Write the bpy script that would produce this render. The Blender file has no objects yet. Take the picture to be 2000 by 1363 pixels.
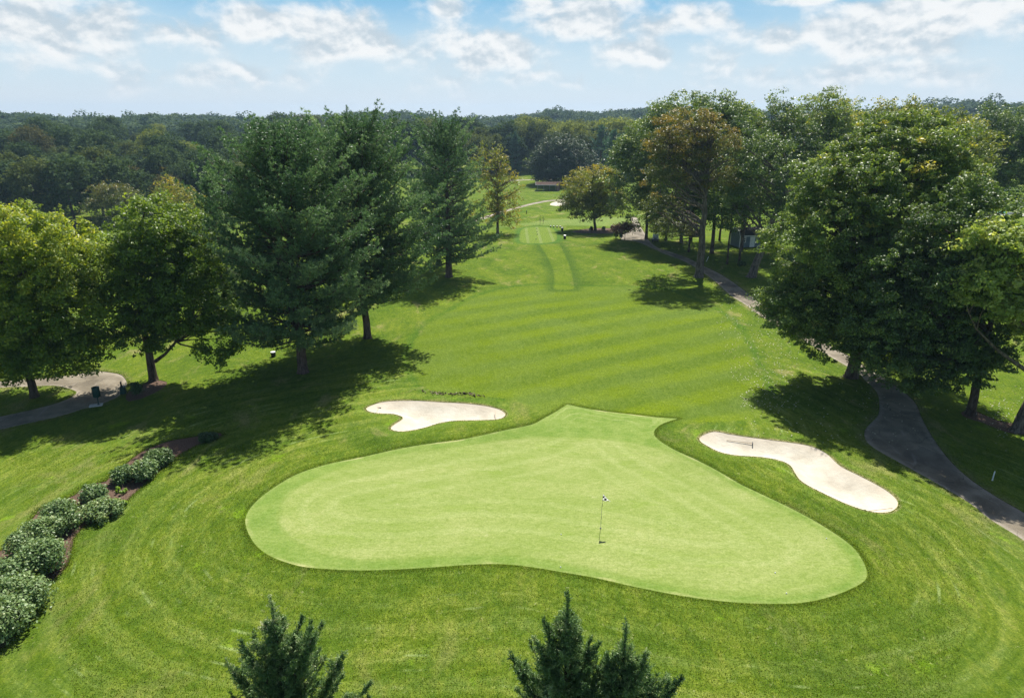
import bpy, math, random
import numpy as np
from mathutils import Vector, geometry

R = math.radians
RNG = np.random.default_rng(7)
random.seed(7)
scene = bpy.context.scene
col = scene.collection

# ---------------------------------------------------------------- camera model (drone, 24 mm equivalent)
F = 1333.3; PITCH = R(18.8); CAMZ = 22.0
cP, sP = math.cos(PITCH), math.sin(PITCH)

def ray(px, py):
    x = (px - 1000) / F; v = -(py - 681.5) / F
    return np.array([x, cP + v * sP, -sP + v * cP])

# ---------------------------------------------------------------- terrain
SKY_X = [-400, 0, 60, 130, 250, 300, 380, 450, 500, 600, 740, 760, 830, 850, 900, 1000, 1040, 1060, 1080, 1110, 1150, 1200, 1240, 1290, 1400, 1500, 1700, 1830, 1870, 1930, 2000, 2400]
SKY_Y = [222, 222, 222, 228, 231, 225, 225, 229, 231, 228, 219, 219, 221, 228, 231, 228, 224, 218, 213, 218, 221, 216, 214, 208, 213, 220, 215, 206, 203, 206, 208, 212]

def sm(a, b, x):
    t = np.clip((x - a) / (b - a), 0, 1)
    return t * t * (3 - 2 * t)

def sdf(poly, X, Y):
    """signed distance (negative inside) from points to a closed polygon"""
    X = np.asarray(X, float).ravel(); Y = np.asarray(Y, float).ravel()
    out = np.empty(len(X)); A = poly; B = np.roll(poly, -1, 0)
    for s in range(0, len(X), 4000):
        x = X[s:s + 4000, None]; y = Y[s:s + 4000, None]
        ex = B[:, 0] - A[:, 0]; ey = B[:, 1] - A[:, 1]
        wx = x - A[:, 0]; wy = y - A[:, 1]
        t = np.clip((wx * ex + wy * ey) / (ex * ex + ey * ey + 1e-12), 0, 1)
        d2 = ((wx - ex * t) ** 2 + (wy - ey * t) ** 2).min(1)
        c1 = y >= A[:, 1]; c2 = y < B[:, 1]; c3 = ex * wy > ey * wx
        w = ((c1 & c2 & c3) | (~c1 & ~c2 & ~c3)).sum(1)
        out[s:s + 4000] = np.sqrt(d2) * np.where(w % 2 == 1, -1, 1)
    return out

POLY = {}
BX = {}

def near_sdf(name, X, Y, pad=14):
    """sdf only evaluated close to the polygon"""
    X = np.asarray(X, float).ravel(); Y = np.asarray(Y, float).ravel()
    p = POLY[name]; out = np.full(len(X), 99.0)
    m = (X > p[:, 0].min() - pad) & (X < p[:, 0].max() + pad) & (Y > p[:, 1].min() - pad) & (Y < p[:, 1].max() + pad)
    if m.any(): out[m] = sdf(p, X[m], Y[m])
    return out

def base_h(X, Y):
    X = np.asarray(X, float); Y = np.asarray(Y, float)
    D = np.hypot(X, Y); yy = np.maximum(Y, 1.0)
    px = np.clip(1000 + X / (yy * cP + 14) * F, -400, 2400)
    left = np.interp(D, [0, 85, 150, 240, 300, 420, 600, 900, 3200], [0, 0, -4.5, -10, -7, 2.2, 2, 0, 0])
    cen = np.interp(D, [0, 130, 262, 330, 420, 560, 900, 3200], [0, 0, -5, -2.5, -1.5, -2, 0, 0])
    w = sm(520, 800, px)
    h = left * (1 - w) + cen * w
    skyz = 22 + 800 * np.tan(np.arctan((681.5 - np.interp(px, SKY_X, SKY_Y)) / F) - PITCH)
    h += (skyz - 15 - h) * sm(560, 790, D) * (1 - sm(900, 1300, D)) * sm(0, 60, Y)
    h += 0.35 * np.sin(X * 0.045 + 1.3) * np.sin(Y * 0.038) * sm(30, 80, D)
    return h

def H(X, Y):
    X = np.asarray(X, float); Y = np.asarray(Y, float); sh = X.shape
    h = base_h(X, Y).ravel()
    if 'green' in POLY:
        h = h + 0.35 * sm(6, -1.5, near_sdf('green', X, Y))
        for b in ('bunker_left', 'bunker_right'):
            d = near_sdf(b, X, Y)
            h = h + 0.38 * np.exp(-((d - 1.0) / 2.0) ** 2) * (d > -90)
    return h.reshape(sh)

def P(px, py, z0=None):
    """the point of the ground seen at a pixel of the photograph"""
    d = ray(px, py)
    if z0 is not None:
        t = (z0 - CAMZ) / d[2]; return np.array([d[0] * t, d[1] * t, z0])
    t = 15.0; f = lambda t: CAMZ + d[2] * t - float(H(d[0] * t, d[1] * t))
    while f(t) > 0 and t < 3000: t *= 1.02
    a, b = t / 1.02, t
    for _ in range(24):
        m = (a + b) / 2
        if f(m) > 0: a = m
        else: b = m
    return np.array([d[0] * b, d[1] * b, CAMZ + d[2] * b])

def up(px, py, Y):
    """the point at ground distance Y seen at a pixel"""
    d = ray(px, py); t = Y / d[1]
    return np.array([d[0] * t, Y, CAMZ + d[2] * t])

def mpp(py, Y):
    """metres per photo pixel at distance Y"""
    d = ray(1000, py); return (Y / d[1]) / F

def spline(pts, step, corners=(), closed=True):
    pts = [np.array(p[:2], float) for p in pts]; n = len(pts); out = []
    for i in range(n if closed else n - 1):
        p0, p1, p2, p3 = (pts[(i + k) % n] if closed else pts[min(max(i + k, 0), n - 1)] for k in (-1, 0, 1, 2))
        if i in corners: p0 = p1 - (p2 - p1)
        if (i + 1) % n in corners: p3 = p2 + (p2 - p1)
        m = max(1, int(round(np.linalg.norm(p2 - p1) / step)))
        for k in range(m):
            t = k / m
            out.append(.5 * ((2 * p1) + (p2 - p0) * t + (2 * p0 - 5 * p1 + 4 * p2 - p3) * t * t + (3 * p1 - p0 - 3 * p2 + p3) * t ** 3))
    return np.array(out)

def outline(name, px, step=0.4, z0=None, corners=()):
    POLY[name] = spline([P(x, y, z0) for x, y in px], step, corners)

GREEN = [(1108,791),(1165,802),(1240,811),(1326,822),(1291,833),(1277,847),(1284,861),(1312,881),(1357,903),(1410,928),(1480,963),(1557,1001),(1620,1036),(1662,1064),(1683,1089),(1693,1113),(1690,1131),(1662,1148),(1620,1164),(1567,1175),(1515,1177),(1445,1175),(1375,1168),(1305,1157),(1235,1143),(1165,1127),(1095,1115),(1055,1108),(985,1100),(915,1101),(845,1106),(775,1110),(705,1112),(635,1109),(582,1103),(530,1085),(498,1061),(481,1029),(481,1005),(498,980),(533,952),(582,924),(642,905),(705,893),(775,881),(845,870),(915,859),(985,847),(1037,835),(1065,819)]
INNER = [(1100,855),(1180,859),(1245,868),(1300,885),(1345,905),(1400,932),(1470,968),(1545,1005),(1605,1040),(1640,1068),(1660,1092),(1668,1113),(1655,1130),(1620,1145),(1565,1157),(1510,1161),(1445,1159),(1375,1152),(1305,1141),(1235,1127),(1165,1111),(1095,1097),(1050,1088),(985,1081),(915,1081),(845,1086),(775,1090),(705,1091),(635,1082),(590,1064),(554,1036),(544,1005),(554,977),(582,952),(635,926),(687,907),(757,893),(845,881),(950,867),(1055,856)]
BUNK1 = [(716,798),(740,788),(768,784.5),(815,784),(862,787),(904,789),(946,794),(974,802),(986.6,812),(984,820),(971,825),(935,826),(890,826),(860,830),(829,840),(801,846),(779,847.5),(765,842.5),(763.5,838),(772,830),(787,819),(782,814),(768,810),(745,809),(723,806)]
BUNK2 = [(1366,865),(1371.5,854.5),(1396,847),(1420,850),(1462,855),(1515,861.5),(1578,871),(1613,886),(1641,910.5),(1683,931.5),(1725,954),(1749.5,973.5),(1753,987.5),(1739,1000),(1711,1003),(1683,998),(1648,986),(1606,966.5),(1567.5,945.5),(1553.5,928),(1543,910.5),(1518.5,900),(1480,895),(1438,894),(1406.5,889),(1382,877)]
PATHR = [(2420,1330),(2200,1190),(2080,1112),(2000,1055),(1930,1011),(1895,983),(1825,941),(1755,902),(1706,874),(1690,857),(1690,838),(1706,820),(1716,808),(1717,782),(1711,764),(1691,743.5),(1673,726),(1647,711),(1617,694),(1573,667),(1529,641),(1508,630),(1483,615),(1455,594.6),(1426,576),(1399,551.5),(1377,535),(1356,521),(1331,508),(1299,496),(1272,484),(1247,473),(1221,469),(1212,466),(1215,459),(1228,452),(1236,440),(1232,425),(1243,425),(1250,440),(1262,460),(1270,472),(1286,484),(1311,492),(1344,504),(1373,518.6),(1407,535),(1436,553.5),(1465,576),(1483,591),(1504,597),(1520,613),(1529,623),(1588,658),(1647,688),(1688,714),(1720,732),(1749,752),(1773,770),(1790,789),(1804,822),(1832,867.5),(1860,902.5),(1895,934),(1947,969),(1996,997),(2080,1050),(2200,1122),(2420,1250)]
PATHL = [(-330,918),(-120,868),(0,839),(53,827),(119,812),(164,798),(185,793),(215,782),(238,769),(248,748),(238,732),(219,727),(185,724),(148,731),(79,738),(0,744),(-120,752),(-120,766),(0,757),(53,755),(106,753),(142,761),(148,769),(114,785),(53,801),(0,812),(-120,838),(-330,884)]
MULCH = [(438,850),(398,864),(358,884),(327,906),(291,939),(255,971),(223,1003),(175,1023),(147,1047),(139,1079),(127,1111),(96,1139),(76,1159),(60,1202),(32,1234),(0,1270),(-70,1330),(-70,1140),(0,1075),(40,1043),(80,991),(125,975),(147,965),(167,947),(207,939),(215,927),(239,910),(279,880),(331,860),(378,852),(418,843)]
FAIR = [(1238,561),(1165,560),(1120,559),(1083,556),(1029,558),(985,564),(944,575.5),(912,590),(883,608),(847,625),(824,649),(809,672),(803,699),(812,728),(827,754),(853,769),(912,775),(985,777),(1015,786),(1040,798),(1060,812),(1108,793),(1240,815),(1330,826),(1400,824),(1480,815),(1505,792),(1490,750),(1468,700),(1448,655),(1420,622),(1370,592),(1300,567)]
STRIP = [(1053,476),(1067,496),(1079,520),(1084,537),(1083,566),(1121,566),(1114,528),(1103,499),(1091,476)]
TEE = [(1017,473),(1016,460),(1018,451),(1024,446),(1035,444),(1051,443),(1066,443.6),(1077,446),(1084,452),(1087,463),(1084,471),(1066,475),(1035,475.5)]
BAND = [(940,452),(1000,438),(1050,434),(1060,430),(1140,426),(1200,424),(1260,426),(1260,442),(1140,441),(1050,440),(1000,441)]

outline('green', GREEN, 0.4, 0.35, corners=(0, 3))
outline('green_in', INNER, 0.5, 0.35)
outline('bunker_left', BUNK1, 0.35, 0.3)
outline('bunker_right', BUNK2, 0.35, 0.3)
outline('path_right', PATHR, 0.6)
outline('path_left', PATHL, 0.6)
outline('mulch', MULCH, 0.5)
outline('fair', FAIR, 1.5, corners=(20, 21))
outline('strip', STRIP, 1.5, corners=(0, 4, 5, 8))
outline('tee', TEE, 0.8)
outline('band', BAND, 4)
outline('bunker_far', [(1074,399),(1080,395),(1092,393),(1110,394),(1118,398),(1108,402),(1090,402.5),(1078,401.5)], 0.8)
outline('path_far', [(930,428),(985,411),(1011,404),(1051,394.4),(1088,390),(1200,386),(1200,388.5),(1088,392.6),(1051,397.6),(1011,407.5),(985,415),(930,433)], 2)
outline('path_farther', [(985,353),(1020,351.2),(1045,350.6),(1090,350),(1090,351.2),(1045,352),(1020,352.8),(985,355)], 3)
outline('mulch_ring', [(1118,452),(1130,449),(1160,446),(1195,446),(1216,450),(1213,455),(1190,456.5),(1150,456),(1128,455)], 0.8)
outline('mulch_maple', [(245,776),(252,764),(275,752),(300,742),(325,745),(322,755),(300,768),(272,780),(252,784)], 0.6)
outline('mulch_right', [(1876,806),(1890,800),(1906,802),(1935,815),(1965,824),(2060,838),(2060,852),(1985,848),(1950,838),(1915,824),(1888,816)], 0.6)

# ---------------------------------------------------------------- mesh and object helpers
def make_mesh(name, V, Fc, smooth=False):
    V = np.ascontiguousarray(V, np.float32); Fc = np.ascontiguousarray(Fc, np.int32)
    k = Fc.shape[1]; me = bpy.data.meshes.new(name)
    me.vertices.add(len(V)); me.vertices.foreach_set('co', V.ravel())
    me.loops.add(Fc.size); me.loops.foreach_set('vertex_index', Fc.ravel())
    me.polygons.add(len(Fc)); me.polygons.foreach_set('loop_start', np.arange(0, Fc.size, k, dtype=np.int32))
    me.polygons.foreach_set('loop_total', np.full(len(Fc), k, np.int32))
    if smooth: me.polygons.foreach_set('use_smooth', np.ones(len(Fc), bool))
    me.update(calc_edges=True)
    return me

def attr(me, name, vals, domain='POINT'):
    a = me.attributes.new(name, 'FLOAT', domain); a.data.foreach_set('value', np.ascontiguousarray(vals, np.float32))

def obj(name, me, mat=None, parent=None, loc=None):
    o = bpy.data.objects.new(name, me); col.objects.link(o)
    if mat: me.materials.append(mat) if not me.materials else None
    if parent: o.parent = parent
    if loc is not None: o.location = loc
    return o

def tag(o, label=None, cat=None, group=None, kind=None):
    if label: o['label'] = label
    if cat: o['category'] = cat
    if group: o['group'] = group
    if kind: o['kind'] = kind
    return o

def empty(name, loc, rz=0.0, label=None, cat=None, group=None):
    o = bpy.data.objects.new(name, None); col.objects.link(o); o.empty_display_size = .3
    o.location = loc; o.rotation_euler = (0, 0, rz)
    return tag(o, label, cat, group)

class MB:
    """collects quads and triangles of simple solids for ONE mesh"""
    def __init__(s): s.v = []; s.f = []
    def add(s, V, Fc):
        b = len(s.v); s.v += [tuple(map(float, p)) for p in V]; s.f += [tuple(i + b for i in q) for q in Fc]
    def box(s, c, d, rz=0.0, bev=0.0, taper=1.0):
        x, y, z = (k / 2 for k in d); P8 = []
        for sz in (-1, 1):
            k = taper if sz > 0 else 1
            b = min(bev, x * .4, y * .4)
            ring = [(x - b, -y), (x, -y + b), (x, y - b), (x - b, y), (-x + b, y), (-x, y - b), (-x, -y + b), (-x + b, -y)] if b > 0 else [(x, -y), (x, y), (-x, y), (-x, -y)]
            for (a, e) in ring:
                a *= k; e *= k
                P8.append((c[0] + a * math.cos(rz) - e * math.sin(rz), c[1] + a * math.sin(rz) + e * math.cos(rz), c[2] + sz * z))
        n = len(P8) // 2
        s.add(P8, [tuple(range(n - 1, -1, -1)), tuple(range(n, 2 * n))] + [(i, (i + 1) % n, n + (i + 1) % n, n + i) for i in range(n)])
    def tube(s, pts, rad, n=8, cap=True):
        V, Q = tube(pts, rad, n); s.add(V, Q.tolist())
        b = len(s.v) - len(V)
        if cap:
            s.f.append(tuple(b + i for i in range(n))[::-1]); s.f.append(tuple(b + len(V) - n + i for i in range(n)))
    def lathe(s, c, prof, n=16):
        V = []; Q = []
        for r, z in prof:
            for i in range(n):
                a = 2 * math.pi * i / n; V.append((c[0] + r * math.cos(a), c[1] + r * math.sin(a), c[2] + z))
        for k in range(len(prof) - 1):
            for i in range(n): Q.append((k * n + i, k * n + (i + 1) % n, (k + 1) * n + (i + 1) % n, (k + 1) * n + i))
        Q.append(tuple(range(n))[::-1]); Q.append(tuple((len(prof) - 1) * n + i for i in range(n)))
        s.add(V, Q)
    def ellipsoid(s, c, r, n=10):
        V = []; Q = []
        for k in range(n + 1):
            t = math.pi * k / n
            for i in range(2 * n):
                a = math.pi * i / n
                V.append((c[0] + r[0] * math.sin(t) * math.cos(a), c[1] + r[1] * math.sin(t) * math.sin(a), c[2] + r[2] * math.cos(t)))
        for k in range(n):
            for i in range(2 * n): Q.append((k * 2 * n + i, (k + 1) * 2 * n + i, (k + 1) * 2 * n + (i + 1) % (2 * n), k * 2 * n + (i + 1) % (2 * n)))
        s.add(V, Q)
    def build(s, name, mat, parent=None, loc=None, smooth=False):
        me = bpy.data.meshes.new(name); me.from_pydata(s.v, [], s.f); me.update()
        if smooth:
            me.polygons.foreach_set('use_smooth', np.ones(len(me.polygons), bool))
            me.set_sharp_from_angle(angle=R(40))
        return obj(name, me, mat, parent, loc)

def tube(pts, rad, n=8):
    pts = np.asarray(pts, float); rad = np.broadcast_to(np.asarray(rad, float), (len(pts),))
    T = np.gradient(pts, axis=0); T /= np.linalg.norm(T, axis=1)[:, None] + 1e-9
    ref = np.where(np.abs(T[:, 2:3]) > .95, [[1., 0, 0]], [[0, 0, 1.]])
    U = np.cross(T, ref); U /= np.linalg.norm(U, axis=1)[:, None] + 1e-9
    for i in range(1, len(U)):                                 # keep the frame from flipping
        u = U[i - 1] - T[i] * np.dot(U[i - 1], T[i]); l = np.linalg.norm(u)
        if l > 1e-3: U[i] = u / l
    W = np.cross(T, U); a = np.arange(n) * 2 * np.pi / n
    V = (pts[:, None] + rad[:, None, None] * (np.cos(a)[None, :, None] * U[:, None] + np.sin(a)[None, :, None] * W[:, None])).reshape(-1, 3)
    k = np.arange(len(pts) - 1)[:, None] * n; i = np.arange(n)[None]; j = (i + 1) % n
    Q = np.stack([k + i, k + j, k + n + j, k + n + i], -1).reshape(-1, 4)
    return V, Q

# ---------------------------------------------------------------- materials
class NT:
    def __init__(s, name):
        s.m = bpy.data.materials.new(name); s.m.use_nodes = True; s.t = s.m.node_tree
        s.t.nodes.clear(); s.out = s.t.nodes.new('ShaderNodeOutputMaterial')
    def n(s, ty, ins=None, **kw):
        o = s.t.nodes.new(ty)
        for k, v in kw.items(): setattr(o, k, v)
        for k, v in (ins or {}).items(): s.set(o.inputs[k], v)
        return o
    def set(s, sock, v):
        if isinstance(v, bpy.types.NodeSocket): s.t.links.new(v, sock)
        elif isinstance(v, tuple) and len(v) == 3 and sock.type == 'RGBA': sock.default_value = (*v, 1)
        else: sock.default_value = v
    def math(s, op, a, b=0.0, c=0.0, clamp=False):
        o = s.n('ShaderNodeMath', operation=op, use_clamp=clamp)
        for i, v in enumerate((a, b, c)): s.set(o.inputs[i], v)
        return o.outputs[0]
    def add(s, a, b): return s.math('ADD', a, b)
    def mul(s, a, b): return s.math('MULTIPLY', a, b)
    def sub(s, a, b): return s.math('SUBTRACT', a, b)
    def step(s, x, a, b, lo=0.0, hi=1.0):
        o = s.n('ShaderNodeMapRange', {'Value': x, 'From Min': a, 'From Max': b, 'To Min': lo, 'To Max': hi}, interpolation_type='SMOOTHSTEP')
        return o.outputs[0]
    def mix(s, f, a, b, mode='MIX'):
        o = s.n('ShaderNodeMix', data_type='RGBA', blend_type=mode); o.clamp_factor = True
        s.set(o.inputs[0], f); s.set(o.inputs[6], a); s.set(o.inputs[7], b); return o.outputs[2]
    def noise(s, vec, scale, detail=3.0, rough=.55, dist=0.0, dim='3D'):
        o = s.n('ShaderNodeTexNoise', {'Scale': scale, 'Detail': detail, 'Roughness': rough, 'Distortion': dist}, noise_dimensions=dim)
        if vec is not None: s.set(o.inputs['Vector'], vec)
        return o.outputs[0]
    def attr(s, name): return s.n('ShaderNodeAttribute', attribute_name=name).outputs['Fac']
    def pos(s): return s.n('ShaderNodeNewGeometry').outputs['Position']
    def ramp(s, f, stops):
        o = s.n('ShaderNodeValToRGB', {'Fac': f}); e = o.color_ramp.elements
        while len(e) < len(stops): e.new(.5)
        for k, (p, c) in enumerate(stops): e[k].position = p; e[k].color = (*c, 1)
        return o.outputs[0]
    def scalevec(s, v, sc, rz=0.0):
        return s.n('ShaderNodeMapping', {'Vector': v, 'Scale': sc, 'Rotation': (0, 0, rz)}).outputs[0]
    def principled(s, color, rough=.8, spec=.3, bump=None, bstr=.3, bdist=.05, metal=0.0, **kw):
        b = s.n('ShaderNodeBsdfPrincipled', {'Base Color': color, 'Roughness': rough, 'Specular IOR Level': spec, 'Metallic': metal})
        if bump is not None:
            s.set(b.inputs['Normal'], s.n('ShaderNodeBump', {'Height': bump, 'Strength': bstr, 'Distance': bdist}).outputs[0])
        s.t.links.new(b.outputs[0], s.out.inputs[0]); return b

def plain(name, c, rough=.6, spec=.4, metal=0.0, var=.12, scale=6.0):
    k = NT(name); v = k.noise(k.pos(), scale, 4)
    colr = k.mix(k.step(v, .3, .7), tuple(x * (1 - var) for x in c), tuple(min(1, x * (1 + var)) for x in c))
    k.principled(colr, rough, spec, metal=metal, bump=v, bstr=.08); return k.m

def leaf_mat(name, stops, transl=.35, rough=.45, spec=.35, tcol=None, gain=2.0, patch=1.0):
    """foliage: colour from a per-leaf tint, part random, part set by place in the crown, some light passes through"""
    k = NT(name)
    t = k.attr('tint'); oi = k.n('ShaderNodeObjectInfo').outputs['Random']
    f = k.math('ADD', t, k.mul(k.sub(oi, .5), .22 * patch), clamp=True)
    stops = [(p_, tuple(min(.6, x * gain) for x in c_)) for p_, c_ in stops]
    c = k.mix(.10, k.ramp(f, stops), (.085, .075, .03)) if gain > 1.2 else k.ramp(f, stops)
    rough = max(rough, .46); spec = min(spec + .05, .42); transl = transl + .05
    b = k.n('ShaderNodeBsdfPrincipled', {'Base Color': c, 'Roughness': rough, 'Specular IOR Level': spec})
    tc = k.mix(1.0, c, tcol or (1.5, 1.35, .55), 'MULTIPLY')
    tr = k.n('ShaderNodeBsdfTranslucent', {'Color': tc})
    mx = k.n('ShaderNodeMixShader', {0: transl, 1: b.outputs[0], 2: tr.outputs[0]})
    k.t.links.new(mx.outputs[0], k.out.inputs[0]); return k.m
# ---------------------------------------------------------------- grass and ground materials
def grass_noise(k, p):
    """shared grass texture: fine blades, tufts and wide patches"""
    fine = k.noise(p, 16, 5, .68)
    mid = k.noise(k.scalevec(p, (1.0, .5, 1)), 2.3, 4, .62)
    wide = k.noise(p, .16, 4, .6, .6)
    return fine, mid, wide

k = NT('grass'); p = k.pos()
fine, mid, wide = grass_noise(k, p)
dg, df, dt, ds, db, dp, dk = (k.attr(a) for a in ('dg', 'df', 'dt', 'ds', 'db', 'dp', 'dk'))
sep = k.n('ShaderNodeSeparateXYZ', {0: p}); X, Y = sep.outputs[0], sep.outputs[1]
# rough: base greens varied by patches
c = k.ramp(k.add(k.mul(wide, .55), k.mul(mid, .45)), [(.3, (.048, .094, .008)), (.45, (.075, .131, .011)), (.58, (.112, .165, .014)), (.72, (.165, .195, .032))])
# curved mower passes that follow the edge of the green
wob = k.mul(k.sub(k.noise(p, .12, 2), .5), 2.2)
ringw = k.math('SINE', k.mul(k.add(dg, wob), 2 * math.pi / 1.75))
ringm = k.mul(k.step(dg, 1.2, 3.5), k.step(dg, 24, 13))
c = k.mix(k.mul(k.step(ringw, -.6, .9), k.mul(ringm, .58)), c, k.mix(1.0, c, (1.5, 1.3, 2.2), 'MULTIPLY'))
th = k.math('ARCTAN2', k.sub(X, 2.5), k.sub(Y, 36.0))
sv = k.n('ShaderNodeCombineXYZ', {0: k.mul(k.add(dg, wob), 2.6), 1: k.mul(th, 9.0), 2: 0.0}).outputs[0]
streak = k.noise(sv, 1.0, 5, .62, .3)
c = k.mix(k.mul(k.step(dg, 30, 18), .85), c, k.mix(1.0, c, k.ramp(streak, [(.3, (.74, .80, .7)), (.5, (1, 1, 1)), (.68, (1.42, 1.28, 2.0))]), 'MULTIPLY'))
# thin wheel lines
lin = k.math('SINE', k.mul(k.add(dg, k.mul(wob, .7)), 2 * math.pi / .9))
streakn = k.step(k.noise(k.scalevec(p, (.35, .35, 1)), 1.0, 3), .55, .7)
c = k.mix(k.mul(k.mul(k.step(lin, .75, 1), streakn), k.mul(ringm, .5)), c, (.27, .35, .13))
# outlying rough: straight mower passes, drier patches
lanes = k.math('SINE', k.add(k.mul(k.add(X, k.mul(Y, .35)), 1.5), k.mul(k.noise(p, .1, 2), 7)))
far = k.step(dg, 16, 30)
c = k.mix(k.mul(k.step(lanes, -.5, .9), k.mul(far, .3)), c, k.mix(1.0, c, (1.4, 1.22, 1.5), 'MULTIPLY'))
dry = k.mul(k.step(k.noise(k.scalevec(p, (1, .55, 1)), .3, 5, .65, .8), .54, .70), k.step(Y, 24, 60, .35, .85))
c = k.mix(k.mul(dry, .62), c, (.30, .26, .11))
# bright new turf patches
c = k.mix(k.mul(k.step(k.noise(p, .42, 4, .6), .63, .7), .45), c, (.17, .30, .012))
# tiny straw tufts
c = k.mix(k.mul(k.step(k.noise(p, 3.3, 5, .75), .60, .72), .55), c, (.36, .37, .17))
# long grass collars round green and bunkers; edge shadow painted dark at the green
c = k.mix(k.mul(k.step(dg, .7, .1, 0, .12), k.step(k.noise(p, .35, 2), .35, .6, .3, 1)), c, (.05, .115, .012))
c = k.mix(k.step(db, 1.6, .2, 0, .3), c, (.14, .22, .03))
c = k.mix(k.mul(k.step(db, .3, .02), k.step(k.noise(p, .8, 3), .3, .55)), c, (.36, .33, .15))  # straw tint lightens the bunker rim, whose wall faces come out dark
# fairway with its diagonal mowing stripes
a = R(31)
u = k.add(k.mul(X, -math.sin(a)), k.mul(Y, math.cos(a)))
w2 = k.mul(k.sub(k.noise(p, .07, 2), .5), 2.0)
st = k.step(k.math('SINE', k.mul(k.add(u, w2), 2 * math.pi / 4.4)), -.75, .85)
fc = k.mix(st, (.083, .137, .012), (.120, .178, .007))
fade = k.mul(k.step(k.sub(X, k.mul(k.sub(Y, 60), -.3)), -14, 10, .2, 1), k.mul(k.step(Y, 92, 78, .35, 1), k.step(k.noise(p, .09, 3), .3, .6, .45, 1)))
fc = k.mix(fade, k.mix(.42, (.083, .137, .012), (.120, .178, .007)), fc)
fc = k.mix(k.step(wide, .38, .72, 0, .3), fc, (.12, .18, .05))
fc = k.mix(k.mul(k.step(mid, .4, .75), .35), fc, (.16, .22, .04))
edge_n = k.mul(k.sub(k.noise(p, 1.4, 3), .5), .8)
fm = k.step(k.add(df, edge_n), .35, -.35)
rimline = k.mul(k.step(k.math('ABSOLUTE', k.add(df, k.add(edge_n, -.5))), .9, 0), k.step(Y, 45, 62, .2, .5))
c = k.mix(fm, c, fc)
c = k.mix(k.mul(rimline, k.sub(1.0, fm)), c, (.05, .12, .012))
# tee box and the walk to it
sm_ = k.step(ds, .3, -.3)
c = k.mix(k.mul(k.step(ds, 2.0, .3), k.step(ds, -.1, .25, 0, .72)), c, (.05, .10, .014))  # shadow of the longer grass beside the walk, painted as dark bands
c = k.mix(k.mul(sm_, .22), c, (.14, .20, .015))
c = k.mix(k.mul(k.step(dt, 1.8, .3), k.step(dt, -.1, .2, 0, .7)), c, (.055, .14, .025))
tcl = k.mix(k.step(k.math('SINE', k.mul(X, 2.6)), .55, .95, 0, .55), (.135, .20, .03), (.20, .25, .09))
c = k.mix(k.step(dt, .25, -.25), c, tcl)
c = k.mix(k.step(dk, 1.5, -1.5, 0, .6), c, (.18, .25, .07))
# worn dusty verge beside the cart paths, soil on the lip walls
c = k.mix(k.mul(k.step(dp, .9, .05), k.step(k.noise(p, .9, 4), .35, .65, .1, .6)), c, (.17, .16, .07))
# blades
c = k.mix(1.0, c, k.ramp(fine, [(.3, (.45, .5, .42)), (.5, (1, 1, 1)), (.7, (1.65, 1.5, 1.8))]), 'MULTIPLY')
mottle = k.noise(k.scalevec(p, (1, .6, 1), R(20)), 6.5, 3, .6)
c = k.mix(1.0, c, k.ramp(mottle, [(.3, (.72, .77, .7)), (.5, (1, 1, 1)), (.7, (1.28, 1.2, 1.4))]), 'MULTIPLY')
k.principled(c, 1.0, .05, bump=k.add(k.mul(fine, .6), k.mul(mid, 1.0)), bstr=.9, bdist=.09)
M_GRASS = k.m

k = NT('putting_turf'); p = k.pos(); d2 = k.attr('d2'); dg = k.attr('dg')
fine = k.noise(p, 11, 5, .7); wide = k.noise(k.scalevec(p, (.6, 1.2, 1), R(12)), .35, 4, .6, .4)
c = k.ramp(wide, [(.25, (.185, .255, .055)), (.5, (.228, .287, .080)), (.75, (.275, .318, .108))])
ringn = k.math('SINE', k.add(k.mul(dg, 2 * math.pi / 1.5), k.mul(k.noise(p, .2, 2), 3)))
c = k.mix(k.mul(k.step(ringn, .0, 1.0), k.mul(k.step(dg, -1.0, -2.5), k.step(dg, -8.5, -5))), c, k.mix(.25, c, (.33, .375, .15)))
c = k.mix(k.mul(k.step(k.noise(k.scalevec(p, (.4, 1.2, 1)), .9, 4, .65), .55, .72), .4), c, (.185, .27, .042))
c = k.mix(k.mul(k.step(k.noise(p, 1.6, 4, .7), .62, .75), .45), c, (.36, .38, .18))
collar = k.mix(k.step(k.noise(p, .8, 4), .35, .65), (.128, .215, .034), (.178, .254, .055))
c = k.mix(k.step(d2, -.3, .3, 0, .8), c, collar)
lines = k.math('SINE', k.mul(k.add(dg, k.mul(k.noise(p, .3, 2), 1.2)), 2 * math.pi / .8))
c = k.mix(k.mul(k.step(d2, 2.4, 3.5), k.step(lines, .6, 1, 0, .35)), c, (.32, .36, .14))
c = k.mix(k.mul(k.step(k.math('ABSOLUTE', k.add(d2, -.05)), .13, .02), .3), c, (.17, .235, .045))
c = k.mix(k.mul(k.step(dg, -.28, -.02), k.step(k.noise(p, .25, 2), .5, .62, .1, .9)), c, (.42, .42, .19))
c = k.mix(1.0, c, k.ramp(fine, [(.28, (.66, .72, .58)), (.5, (1, 1, 1)), (.72, (1.3, 1.22, 1.4))]), 'MULTIPLY')
mot = k.noise(k.scalevec(p, (.7, 1.6, 1), R(15)), 3.2, 4, .65)
c = k.mix(1.0, c, k.ramp(mot, [(.32, (.84, .89, .74)), (.5, (1, 1, 1)), (.68, (1.14, 1.09, 1.22))]), 'MULTIPLY')
mk = k.n('ShaderNodeTexVoronoi', {'Vector': p, 'Scale': 1.1}).outputs['Distance']
c = k.mix(k.mul(k.step(mk, .055, .02), k.step(k.noise(p, .6, 2), .5, .6)), c, (.16, .20, .05))
k.principled(c, 1.0, .05, bump=fine, bstr=.4, bdist=.04)
M_TURF = k.m

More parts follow.
